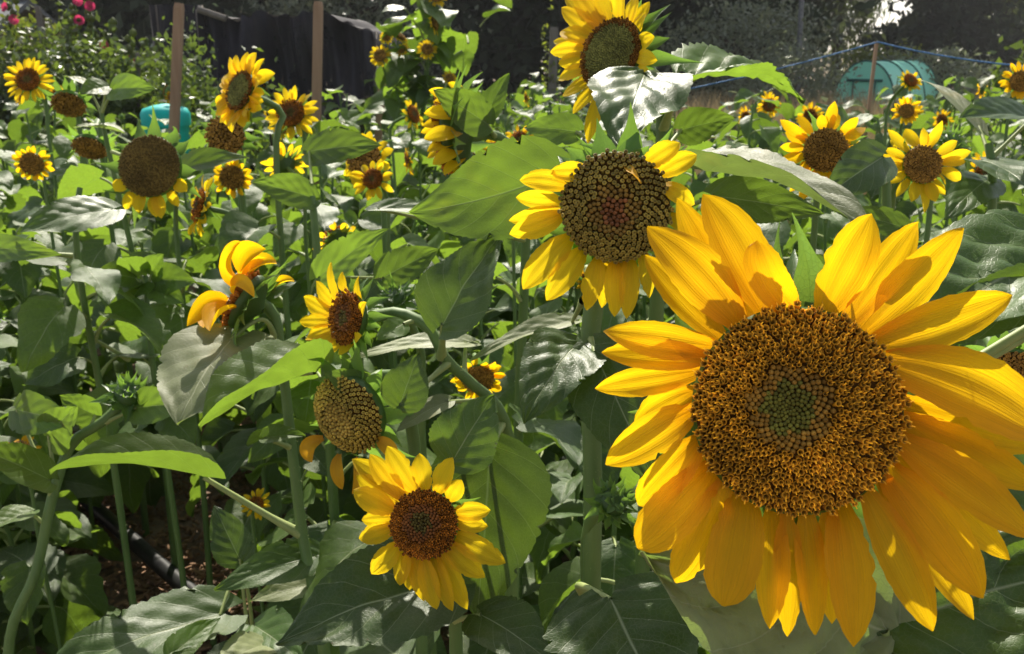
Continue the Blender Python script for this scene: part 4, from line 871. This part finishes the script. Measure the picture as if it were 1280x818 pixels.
# far hedge that closes the allotments behind the trees
def hedge(label, px0, px1, Y, H, m_, seed, nm='hedge'):
    x0 = at_y(px0, 65, Y)[0]; x1 = at_y(px1, 65, Y)[0]; pl = thing(nm, label, 'hedge', ((x0+x1)/2, Y, 0)); w = (x1-x0)/2
    n = int(w*16)+20; V, F, uv = leaf_cloud((0, 0, H*.5), (w, .8, H*.5), n, 80, .46, seed, .1, shell=.0); V[:, 2] = np.maximum(V[:, 2], .02)
    obj('foliage', mesh('foliage', V, F, m_, uv, smooth=False), pl, ((x0+x1)/2, Y, 0))
    for k in range(6):
        xx = -w+(k+.5)*w/3; obj('trunk', mesh('trunk', *tube_geo([A(xx, 0, -.05), A(xx, .05, H*.4), A(xx+.1, 0, H*.8)], [.06, .05, .02], 6, 8)[:2], M_BARK), pl, ((x0+x1)/2, Y, 0))
hedge('tall dark hedge across the back, left of the topmost flower', -120, 720, 32, 5.2, M_DARK, 21)
hedge('dark hedge across the back between the topmost flower and the willow', 720, 1040, 38, 5.6, M_TREE, 22)
hedge('low dark hedge below the dense conifer at right', 1050, 1420, 42, 3.5, M_DARK, 23)
# bushes of the garden at the left
bush('green climbing shrub below the hollyhocks, beside the shed', 60, 42, 8.5, .75, M_LEAFB, 31, 220, 50, .075)
bush('lime-leaved shrub behind the round bloom at the left edge', 30, 38, 9.2, .5, M_LEAFY, 32, 150, 40, .07)
bush('green shrub sloping down right of the hollyhocks', 118, 62, 8, .6, M_LEAFB, 33, 190, 50, .075)
bush('low dark shrub between the hollyhocks and left stake', 190, 68, 8.5, .5, M_LEAFB, 34, 150, 45, .07)
bush('leafy plant right of the left stake, before the netting', 232, 62, 7.2, .35, M_LEAFB, 35, 48, 40, .065)
bush('slim green plant between the ragged bloom and the right stake', 343, 72, 6.0, .16, M_LEAFB, 36, 18, 40, .06)
bush('pale willow-leaved bush left of the polytunnel', 985, 48, 17, 1.0, M_LEAFG, 37, 60, 60, .10, ar=.3)
bush('grey-green bush right of the polytunnel', 1165, 62, 24, 1.6, M_LEAFG, 38, 60, 50, .16, ar=.35)
bush('yellow-green bush behind the polytunnel top', 1110, 58, 27, 1.2, M_LEAFY, 39, 40, 40, .16)
bush('bright green leafy shrub at the right edge under the rope', 1285, 40, 9, .22, M_LEAFB, 40, 20, 30, .12)
bush('low kale-like clump in front of the dry grass', 950, 128, 9, .5, M_LEAFG, 41, 20, 30, .16)
# hollyhocks
def hollyhock(label, px, py, Y, seed, blooms, lean=0):
    top = at_y(px, py, Y); x, H = top[0], top[2]; pl = thing('hollyhock', label, 'hollyhock', (x, Y, 0), 'hollyhocks at the left'); r = np.random.default_rng(seed)
    pts = [A(-lean, 0, -.02), A(-lean*.7, 0, H*.5), A(0, 0, H)]; w = (x, Y, 0)
    obj('stem', mesh('stem', *tube_geo(pts, [.016, .012, .004], 6, 14)[:2], M_STEM), pl, w); c = spline(pts, 40)
    for k in range(26):
        p = c[int(18+21*k/26)]; a = r.uniform(0, 6.28); d = A(math.cos(a), math.sin(a), .5)*.035
        V, F = lathe([(.003, -.03), (.028, -.008), (.024, .018), (.003, .036)], 6); obj('bud', mesh('bud', V*r.uniform(.8, 1.3)+p+d, F, M_LEAFY), pl, w)
    for bpy_ in blooms:
        z = at_y(px, bpy_, Y)[2]; f = int(np.clip(np.argmin(abs(c[:, 2]-z)), 0, 39)); a = r.uniform(-2.4, -.7); d = A(math.cos(a), math.sin(a), .2); o_ = c[f]+d*.06
        V, F = lathe([(.004, -.012), (.018, -.003), (.032, .012), (.044, .016)], 12); V[36:, 2] += .008*np.sin(np.arange(12)*2.6)
        obj('bloom', mesh('bloom', to_world(V, nz(d))+o_, F, M_PINK), pl, w)
    for k in range(8):
        a = r.uniform(0, 6.28); b = c[int(r.uniform(3, 20))]; d = A(math.cos(a), math.sin(a), .3)
        g = blade_geo(b, b+d*.12+Z*.04, b+d*.24-Z*.03, Z, .2, LEAF, nu=7, nv=9, fold=8, seed=k); obj('leaf', mesh('leaf', g[0], g[1], M_LEAFB, g[2]), pl, w)
hollyhock('hollyhock with one pink bloom beside the shed roof', 14, -12, 8.7, 1, [9, 24], .1); hollyhock('tall hollyhock left of the pair, pink blooms up its spike', 92, -12, 8.5, 2, [6, 28], 0)
hollyhock('tall hollyhock right of the pair, one pink bloom', 110, -14, 8.4, 3, [12], 0); hollyhock('short hollyhock spike without blooms, left of the tall pair', 84, 16, 8.6, 4, [], 0)
hollyhock('leaning hollyhock spike right of the tall pair, low pink bloom', 136, 24, 8.3, 5, [62], .1); hollyhock('leaning hollyhock nearest the left stake, two low pink blooms', 162, 38, 8.2, 6, [80, 84], .18)
hollyhock('faint short hollyhock spike before the dark hedge', 184, 48, 9.5, 7, [], 0); hollyhock('faint pair-like hollyhock spike beside the left stake', 200, 46, 9.6, 8, [], .05)
# stakes, posts, pole, rope
def stake(label, p0, p1, w, m_, nm='wooden_stake', cat='stake'):
    pl = thing(nm, label, cat, (p0[0], p0[1], 0)); d = nz(p1-p0); b = p0; L = np.linalg.norm(p1-p0)
    ex = nz(np.cross(d, A(0, 1, 0))); ey = np.cross(d, ex); V = []
    for k, (f, s) in enumerate(((0, 1), (.25, 1.03), (.5, .98), (.75, 1.02), (.985, 1), (1, .82))):
        for a, c in ((-1, -1), (-.8, -1), (1, -1), (1, .8), (1, 1), (-1, 1)): V.append(b+d*L*f+ex*a*w/2*s+ey*c*w/2*s)
    F = [list(q) for q in grid_faces(6, 6, wrap=True)]+[[30, 31, 32, 33, 34, 35]]
    obj('post', mesh('post', np.array(V)-A(p0[0], p0[1], 0), F, m_, smooth=False), pl, (p0[0], p0[1], 0))
    return pl
def stand(px0, py0, px1, py1, Y):
    a = at_y(px0, py0, Y); b = at_y(px1, py1, Y); g = b+(a-b)*((b[2]+.05)/max(b[2]-a[2], 1e-3)); return A(g[0], Y, -.05), b
s_ = stake('brown wooden stake left of the ragged bloom, before the netting', *stand(218, 155, 224, 4, 5.6), .047, M_WOOD)
s_ = stake('brown wooden stake at the right part of the black netting', *stand(396, 120, 398, 2, 5.8), .05, M_WOOD)
stake('grey wooden post with a climbing plant left of the topmost flower', *stand(691, 88, 693, 34, 9), .075, M_GREYW, 'wooden_post', 'post')
stake('short grey post beside the hollyhocks', *stand(173, 100, 172, 66, 8), .03, M_GREYW, 'wooden_post', 'post')
stake('thin grey stick leaning behind the hollyhock leaves', *stand(52, 42, 47, 8, 8.9), .04, M_GREYW, 'wooden_post', 'post')
stake('reddish post inside the tall branching sunflower', *stand(476, 130, 479, 90, 6.2), .045, M_WOOD, 'wooden_post', 'post')
sp0, sp1 = stand(1085, 140, 1096, 52, 6.5); stake('thin leaning brown stick carrying the blue rope before the polytunnel', sp0, sp1, .020, M_WOOD)
pole0, pole1 = stand(998, 80, 1005, -60, 18); pt = thing('metal_pole', 'tall thin grey metal pole rising out of the picture above the pale bush', 'pole', (pole0[0], 18, 0))
w0 = (pole0[0], 18, 0); obj('shaft', mesh('shaft', *tube_geo([pole0-A(*w0), pole1-A(*w0)], [.05, .045], 10, 6)[:2], M_STEEL), pt, w0); obj('base_plate', mesh('base_plate', *box_geo((0, 0, .02), (.3, .3, .04)), M_STEEL, smooth=False), pt, w0)
ra, rb, rc = at_y(760, 130, 7.6), sp1-A(0, .02, .004), at_y(1420, 88, 5.6)
def sag_line(a, b, n, sag): f = np.linspace(0, 1, n)[:, None]; return a+(b-a)*f-Z*sag*4*f*(1-f)
rp = np.vstack([sag_line(ra, rb, 60, .03), sag_line(rb, rc, 61, .05)[1:]])
def poly_tube(c, r, sides):
    T = nz(np.gradient(c, axis=0)); u = nz(np.cross(T, Z)); v = np.cross(T, u); a = np.arange(sides)*2*math.pi/sides; k = np.arange(len(c))[:, None]
    rr = r*(1+.22*np.cos(3*a[None]+k*1.3)); V = c[:, None]+rr[..., None]*(np.cos(a)[None, :, None]*u[:, None]+np.sin(a)[None, :, None]*v[:, None]); return V.reshape(-1, 3), grid_faces(sides, len(c), wrap=True)
V, F = poly_tube(rp, .0048, 9)
tag(obj('rope', mesh('rope', V-rp[0], F, M_ROPE), None, rp[0]), 'blue rope strung over the leaning stick before the polytunnel', 'rope')
# post that holds the rope beyond the right edge
e0 = rp[-1]; stake('brown stake holding the right end of the blue rope', A(e0[0], e0[1], -.05), e0+A(0, 0, .05), .04, M_WOOD)
e0 = rp[0]; stake('short brown stake holding the left end of the blue rope', A(e0[0], e0[1], -.05), e0+A(0, 0, .05), .04, M_WOOD)
# climbing plant on the grey post
bush('thin climbing plant twined on the grey post', 689, 8, 9.0, .1, M_LEAFY, 44, 14, 16, .05, 'climbing_plant', cat='plant')
# polytunnel
def polytunnel():
    m, nt, out = mat('green_net_cover'); tc = N(nt, 'ShaderNodeTexCoord'); L = nt.links
    f = NOISE(nt, 3.0, 5, tc.outputs['Object']); c = MIX(nt, f, (.30, .86, .60), (.40, .92, .70))
    pb = N(nt, 'ShaderNodeBsdfPrincipled', i_Roughness=.45); pb.inputs['Specular IOR Level'].default_value = .5; L.new(c, pb.inputs['Base Color'])
    bp = N(nt, 'ShaderNodeBump', i_Strength=.6, i_Distance=.05); L.new(NOISE(nt, 2.2, 3, tc.outputs['Object']), bp.inputs['Height']); L.new(bp.outputs[0], pb.inputs['Normal'])
    tr = N(nt, 'ShaderNodeBsdfTranslucent'); L.new(MIX(nt, f, (.30, .85, .68), (.45, .92, .78)), tr.inputs[0])
    ms = N(nt, 'ShaderNodeMixShader', i_0=.18); L.new(pb.outputs[0], ms.inputs[1]); L.new(tr.outputs[0], ms.inputs[2])
    tp = N(nt, 'ShaderNodeBsdfTransparent'); tp.inputs[0].default_value = (.55, .95, .85, 1); m3 = N(nt, 'ShaderNodeMixShader', i_0=.14); L.new(ms.outputs[0], m3.inputs[1]); L.new(tp.outputs[0], m3.inputs[2]); L.new(m3.outputs[0], out.inputs[0])
    Y = 21; l = at_y(1044, 135, Y); r_ = at_y(1112, 135, Y); top = at_y(1075, 77, Y); w = (r_[0]-l[0])/2*1.12; H = top[2]; cx = (l[0]+r_[0])/2; base = A(cx, Y, 0)
    pt = thing('polytunnel', 'small arched green plastic polytunnel with a zipped door, beyond the sunflowers', 'polytunnel', base); axis = nz(A(.62, .79, 0)); sx = A(axis[1], -axis[0], 0)
    a = np.linspace(0, math.pi, 19); prof = np.stack([np.cos(a)*w*1.05, np.maximum(np.sin(a), 0)**.8*H], 1); Ln = 3.4
    V = np.array([sx*p[0]+Z*p[1]+axis*s*Ln for s in np.linspace(0, 1, 9) for p in prof*(1-.02*math.sin(s*25))]); obj('cover', mesh('cover', V, grid_faces(19, 9), m), pt, base)
    V = np.array([sx*p[0]*k+Z*p[1]*k+axis*(-.03*(1-k)) for k in (1, .66, .33, .001) for p in prof]); fr = obj('door', mesh('door', V, grid_faces(19, 4), m), pt, base)
    dk = plain('dark_trim', (.02, .10, .08), .6)
    V, F = box_geo(Z*H*.70, (1, .03, .06)); Rm = np.stack([sx, axis, Z], 0); V = (V*A(w*1.15, 1, 1)-axis*0)@np.eye(3); V = np.array([sx*v[0]+axis*(v[1]-.05)+Z*v[2] for v in V]); obj('roll_strap', mesh('roll_strap', V, F, dk, smooth=False), fr, base)
    for xo in (-.35, .35):
        V, F = box_geo(Z*H*.36, (.03, .03, H*.66)); V = np.array([sx*(v[0]+xo*w)+axis*(v[1]-.05)+Z*v[2] for v in V]); obj('zip', mesh('zip', V, F, dk, smooth=False), fr, base)
    for s in (0, .33, .66, 1):
        pp = [sx*p[0]*1.01+Z*p[1]*1.01+axis*s*Ln for p in prof]; obj('hoop', mesh('hoop', *tube_geo(pp, [.018], 6, 40)[:2], dk), pt, base)
polytunnel()
# black netting cage
def netting():
    m, nt, out = mat('black_netting'); tc = N(nt, 'ShaderNodeTexCoord'); L = nt.links
    pb = N(nt, 'ShaderNodeBsdfPrincipled', i_Roughness=.8); f = NOISE(nt, 6, 5, tc.outputs['Object']); L.new(MIX(nt, f, (.016, .014, .018), (.042, .038, .046)), pb.inputs['Base Color']); pb.inputs['Specular IOR Level'].default_value = .2
    tp = N(nt, 'ShaderNodeBsdfTransparent'); ms = N(nt, 'ShaderNodeMixShader', i_0=.10); L.new(pb.outputs[0], ms.inputs[1]); L.new(tp.outputs[0], ms.inputs[2]); L.new(ms.outputs[0], out.inputs[0])
    Y = 8.4; x0 = at_y(250, 60, Y)[0]; x1 = at_y(466, 60, Y)[0]; base = A((x0+x1)/2, Y, 0); pt = thing('netting_cage', 'black shade netting draped over a wooden frame behind the stakes', 'netting', base)
    tops = [(252, 12), (268, 19), (290, 24), (312, 21), (330, 16), (348, 20), (372, 20), (396, 13), (410, 17), (428, 27), (448, 35), (468, 41)]
    xs = np.linspace(x0, x1, 60); tx = [at_y(a, b, Y)[0] for a, b in tops]; tz = [at_y(a, b, Y)[2] for a, b in tops]; zt = np.interp(xs, tx, tz); r = np.random.default_rng(3)
    V = []
    for j in range(26):
        f = j/25
        for i, x in enumerate(xs):
            fo = .10*math.sin(i*.42+3*math.sin(f*3.3+i*.06))*(.35+f) + .05*math.sin(i*1.1-f*9) + .16*math.sin(f*7+i*.21)*math.sin(i*.105)
            V.append((x-base[0], fo-.1*f, zt[i]*(1-f)+.02*math.sin(i*.9)*(1-f)))
    obj('net_front', mesh('net_front', np.array(V), grid_faces(60, 26), m), pt, base)
    V = np.array([(x-base[0], d*2.2+.05*math.sin(i), zt[i]-.03*math.sin(d*3.1)*(1+math.sin(i*.8))) for d in np.linspace(0, 1, 8) for i, x in enumerate(xs)]); obj('net_roof', mesh('net_roof', V, grid_faces(60, 8), m), pt, base)
    V = np.array([(x1-base[0]+.05*math.sin(j*1.5), d*2.2, zt[-1]*(1-j/11)) for d in np.linspace(0, 1, 8) for j in range(12)]); obj('net_side', mesh('net_side', V, grid_faces(12, 8), m), pt, base)
    for (px, pyt) in ((250, 12), (330, 16), (397, 14), (466, 40)):
        b = at_y(px, pyt, Y+.12); V, F = box_geo((b[0]-base[0], .12, b[2]/2), (.06, .06, b[2])); obj('frame_post', mesh('frame_post', V, F, M_GREYW, smooth=False), pt, base)
    a, b = at_y(250, 12, Y), at_y(285, 24, Y); V, F, _ = tube_geo([a-base-A(0, .06, 0), b-base-A(0, .06, 0)], [.03, .03], 6, 4); obj('top_rail', mesh('top_rail', V, F, M_GREYW), pt, base)
    # second, lower cage behind at left
    Y2 = 10.5; xa = at_y(192, 60, Y2)[0]; xb = at_y(250, 60, Y2)[0]; zz = at_y(200, 6, Y2)[2]; b2 = A((xa+xb)/2, Y2, 0); q = thing('netting_cage', 'smaller black netting panel behind the left stake', 'netting', b2)
    V = np.array([((xa-xb)/2+(xb-xa)*i/20, .05*math.sin(i*.7+j*.4), zz*(1-j/12)) for j in range(13) for i in range(21)]); obj('net_front', mesh('net_front', V, grid_faces(21, 13), m), q, b2)
    for xx in (xa-b2[0], xb-b2[0]): V, F = box_geo((xx, .1, zz/2), (.06, .06, zz)); obj('frame_post', mesh('frame_post', V, F, M_GREYW, smooth=False), q, b2)
netting()
# shed at the left edge
def shed():
    Y = 11; xr = at_y(19, 30, Y)[0]-.3; z0 = at_y(0, 36, Y)[2]; z1 = at_y(0, 8, Y)[2]; base = A(xr-1.2, Y+.8, 0); sh = thing('garden_shed', 'wooden garden shed with grey felt roof cut by the left edge', 'shed', base); xr -= base[0]
    felt = plain('roof_felt', (.16, .17, .18), .8, .2, .5, 20); trim = plain('white_trim', (.6, .6, .6), .6); red = plain('red_brown_board', (.13, .05, .03), .8, .2, .7, 12, None, 0, (1, 1, .1))
    for k in range(14):
        x = xr-.18-k*.16; V, F = box_geo((x, -.75+.004*(k % 2), z0/2), (.152, .03, z0)); obj('board', mesh('board', V, F, red, smooth=False), sh, base)
    for sx in (-2.3, -.1): V, F = box_geo((xr+sx-.02, .0, z0/2), (.04, 1.44, z0)); obj('wall', mesh('wall', V, F, red, smooth=False), sh, base)
    V, F = box_geo((xr-1.2, .72, z0/2), (2.2, .04, z0)); obj('wall', mesh('wall', V, F, red, smooth=False), sh, base)
    V = np.array([(x, y, z) for (y, z) in ((-.95, z0-.02), (0, z1+.12), (.95, z0-.02)) for x in (xr-2.5, xr+.12)]); V = np.vstack([V, V-A(0, 0, .06)])
    F = [(0, 1, 3, 2), (2, 3, 5, 4), (6, 8, 9, 7), (8, 10, 11, 9), (0, 6, 7, 1), (4, 5, 11, 10), (1, 7, 9, 3), (3, 9, 11, 5), (0, 2, 8, 6), (2, 4, 10, 8)]
    rf = obj('roof', mesh('roof', V, F, felt, smooth=False), sh, base); V, F = box_geo((xr-1.2, 0, z1+.14), (2.66, .14, .03)); obj('ridge_cap', mesh('ridge_cap', V, F, trim, smooth=False), rf, base)
shed()
# turquoise tub with a lid
def tub():
    Y = 6.6; a = at_y(178, 136, Y); b = at_y(234, 136, Y); w = (b[0]-a[0])/2; cx = (a[0]+b[0])/2; H = a[2]; base = A(cx, Y, 0); teal = plain('turquoise_plastic', (.004, .46, .40), .6, .25, .4, 12, (.004, .38, .34))
    t = thing('water_tub', 'turquoise plastic water tub behind the left stake', 'tub', base)
    V, F = lathe([(w*.8, 0), (w*.86, H*.3), (w*.88, H*.32), (w*.92, H*.6), (w*.97, H*.9), (w*1.0, H*.93)], 28); obj('body', mesh('body', V, F, teal), t, base)
    V, F = lathe([(w*1.06, H*.90), (w*1.07, H*.97), (w*.95, H*1.0), (w*.5, H*1.02), (.01, H*1.03)], 28); obj('lid', mesh('lid', V, F, teal), t, base)
tub()
# dry grass
def grass(label, px0, px1, Y0, Y1, n, h, m_, seed):
    r = np.random.default_rng(seed); y = r.uniform(Y0, Y1, n); px = r.uniform(px0, px1, n); x = (px-640)/FPX*(y*math.cos(PITCH)+.4)
    b = np.stack([x, y, np.zeros(n)], 1); H = h*r.uniform(.4, 1.25, (n, 1)); d = np.concatenate([r.normal(0, .28, (n, 2)), np.ones((n, 1))], 1)*H; w = np.stack([r.uniform(.003, .008, n), r.normal(0, .002, n), np.zeros(n)], 1)
    mid_ = b+d*.55*A(.7, .7, 1); V = np.stack([b-w, b+w, mid_+w*.8, mid_-w*.8, b+d+w*.15, b+d-w*.15], 1).reshape(-1, 3)
    k = np.arange(n)[:, None]*6; F = np.vstack([k+np.array([0, 1, 2, 3]), k+np.array([3, 2, 4, 5])]); uv = np.tile(np.array([[0, 0], [1, 0], [1, .5], [0, .5], [.5, 1], [.5, 1]]), (n, 1))
    o = obj('dry_grass', mesh('dry_grass', V, F, m_, uv, smooth=False), None, (0, 0, 0), 'stuff'); tag(o, label, 'grass')
grass('tall dry straw-coloured grass before the polytunnel', 840, 1130, 7.5, 19, 9000, .75, M_DRY, 1)
grass('sparse green and straw grass beyond the field', 0, 1300, 11, 28, 14000, .5, M_LEAFB, 2)
# bark path, chips, black pipe
def chips():
    r = np.random.default_rng(9); c0 = ground(90, 640); c1 = ground(330, 760); n = 5200; V0, F0 = box_geo((0, 0, 0), (1, 1, 1)); V = []; F = []
    for k in range(n):
        f = r.uniform(-.5, 1.6); p = c0+(c1-c0)*f+A(r.normal(0, .42), r.normal(0, .36), 0); s = A(r.uniform(.008, .04), r.uniform(.005, .013), r.uniform(.002, .006))
        q = nz(r.normal(0, 1, 4)*A(1, .25, .25, 1)); w, x, y, z = q; Rm = np.array([[1-2*(y*y+z*z), 2*(x*y-z*w), 2*(x*z+y*w)], [2*(x*y+z*w), 1-2*(x*x+z*z), 2*(y*z-x*w)], [2*(x*z-y*w), 2*(y*z+x*w), 1-2*(x*x+y*y)]])
        V.append((V0*s)@Rm.T+A(p[0], p[1], .02+r.uniform(0, .025))); F.append(F0+8*k)
    o = obj('bark_chips', mesh('bark_chips', np.vstack(V), np.vstack(F), M_CHIP, smooth=False), None, (0, 0, 0), 'stuff'); tag(o, 'loose brown bark chips on the path at lower left', 'bark chips')
chips()
pa, pb2 = ground(78, 598, .06), ground(330, 822, .13); dd = pb2-pa
pp = [pa-dd*.5, pa, pa+dd*.3, pa+dd*.65, pb2, pb2+dd*.3-Z*.06]
V, F, uv = tube_geo(pp, [.023], 14, 60); pt = tag(obj('pipe', mesh('pipe', V-pp[0], F, M_PIPE), None, pp[0]), 'black plastic pipe lying aslant over the bark path', 'pipe')
# fallen stones / pale sheet seen between stems
V, F = lathe([(.001, .16), (.12, .15), (.22, .10), (.27, .03), (.28, -.02)], 18); V *= 1+.08*np.sin(V[:, :1]*23+V[:, 1:2]*17)
for k, (px, py) in enumerate([(690, 385), (640, 420), (655, 345)]):
    p = at_y(px, py, 3.2); tag(obj('stone', mesh('stone', V*A(1, .8, 1), F, plain('pale_stone%d' % k, (.42, .39, .41), .85, .2, .6, 9, (.25, .23, .25), .01)), None, (p[0], 3.2, 0)), ['pale grey stone behind the glossy leaf, right one', 'pale grey stone low behind the bent neck', 'pale grey stone in the shade behind the big green leaf'][k], 'stone')
# tall branching sunflower with small blooms
def branching():
    Y = 5.6; b = at_y(530, 120, Y); base = A(b[0], Y, 0); pl = thing('sunflower', 'tall branching sunflower with many small blooms before the dark trees, left of centre', 'sunflower', base); r = np.random.default_rng(8); random.seed(8)
    top = at_y(545, -35, Y); main = [A(base[0], Y, -.02), at_y(528, 160, Y), at_y(535, 60, Y), top]; stem(pl, main, [.02, .016, .012, .006], 8, 24)
    c = spline(main, 60)
    heads_ = [(475, 70, (-.1, .1, 1), 7), (534, 62, (.05, .1, 1), 6.5), (483, 47, (0, .1, 1), 4.5), (500, 46, (.5, .6, .5), 6), (543, 28, (.95, .1, .3), 8), (503, 62, (-.4, .3, .7), 5), (562, 98, (.3, .2, .8), 5), (490, 92, (-.5, -.2, .8), 6), (545, -4, (.2, .3, .8), 7)]
    for k, (px, py, n, Rp) in enumerate(heads_):
        cc = at_y(px, py, Y-.25+.05*(k % 4)); n = C(*n); Rd = Rp*Y/FPX
        z0 = min(cc[2]-.25, 1.75); a0 = c[np.argmin(abs(c[:, 2]-z0))]; tube('branch', [a0, (a0+cc)/2+A((cc-a0)[0]*.3, 0, -.03), cc-n*Rd-Z*.02, cc-n*Rd*.5], [.009, .007, .005, .005], M_STEM, pl, 6, 12)
        ho = head(pl, cc, n, Rd, 'brown', 50, .2, k, 14); bracts(ho, cc, n, Rd, 10, .9, k); rand_petals(ho, cc, n, Rd, 16, 1.0, .55, None, 0, k, M_PETY, True, 2, 4, 7, .15)
        for q in range(4): canon(pl, a0+(cc-a0)*r.uniform(.2, .8), r.uniform(0, 6.28), r.uniform(.10, .18), r.normal(0, .3))
    for q in range(46):
        p = c[int(r.uniform(12, 59))]; canon(pl, p+A(r.normal(0, .12), r.normal(0, .08), 0), r.uniform(0, 6.28), r.uniform(.12, .24), r.normal(.1, .3))
branching()

# thin bright air over the allotments
V, F = box_geo((0, 25, 7.6), (150, 90, 17.6)); mh, nth, outh = mat('haze_air'); pv = N(nth, 'ShaderNodeVolumePrincipled', i_Density=.0007, i_Anisotropy=.2)
pv.inputs['Color'].default_value = (.95, .96, 1, 1); nth.links.new(pv.outputs[0], outh.inputs['Volume'])
obj('haze', mesh('haze', V, F, mh, smooth=False), None, (0, 0, 0), 'stuff')
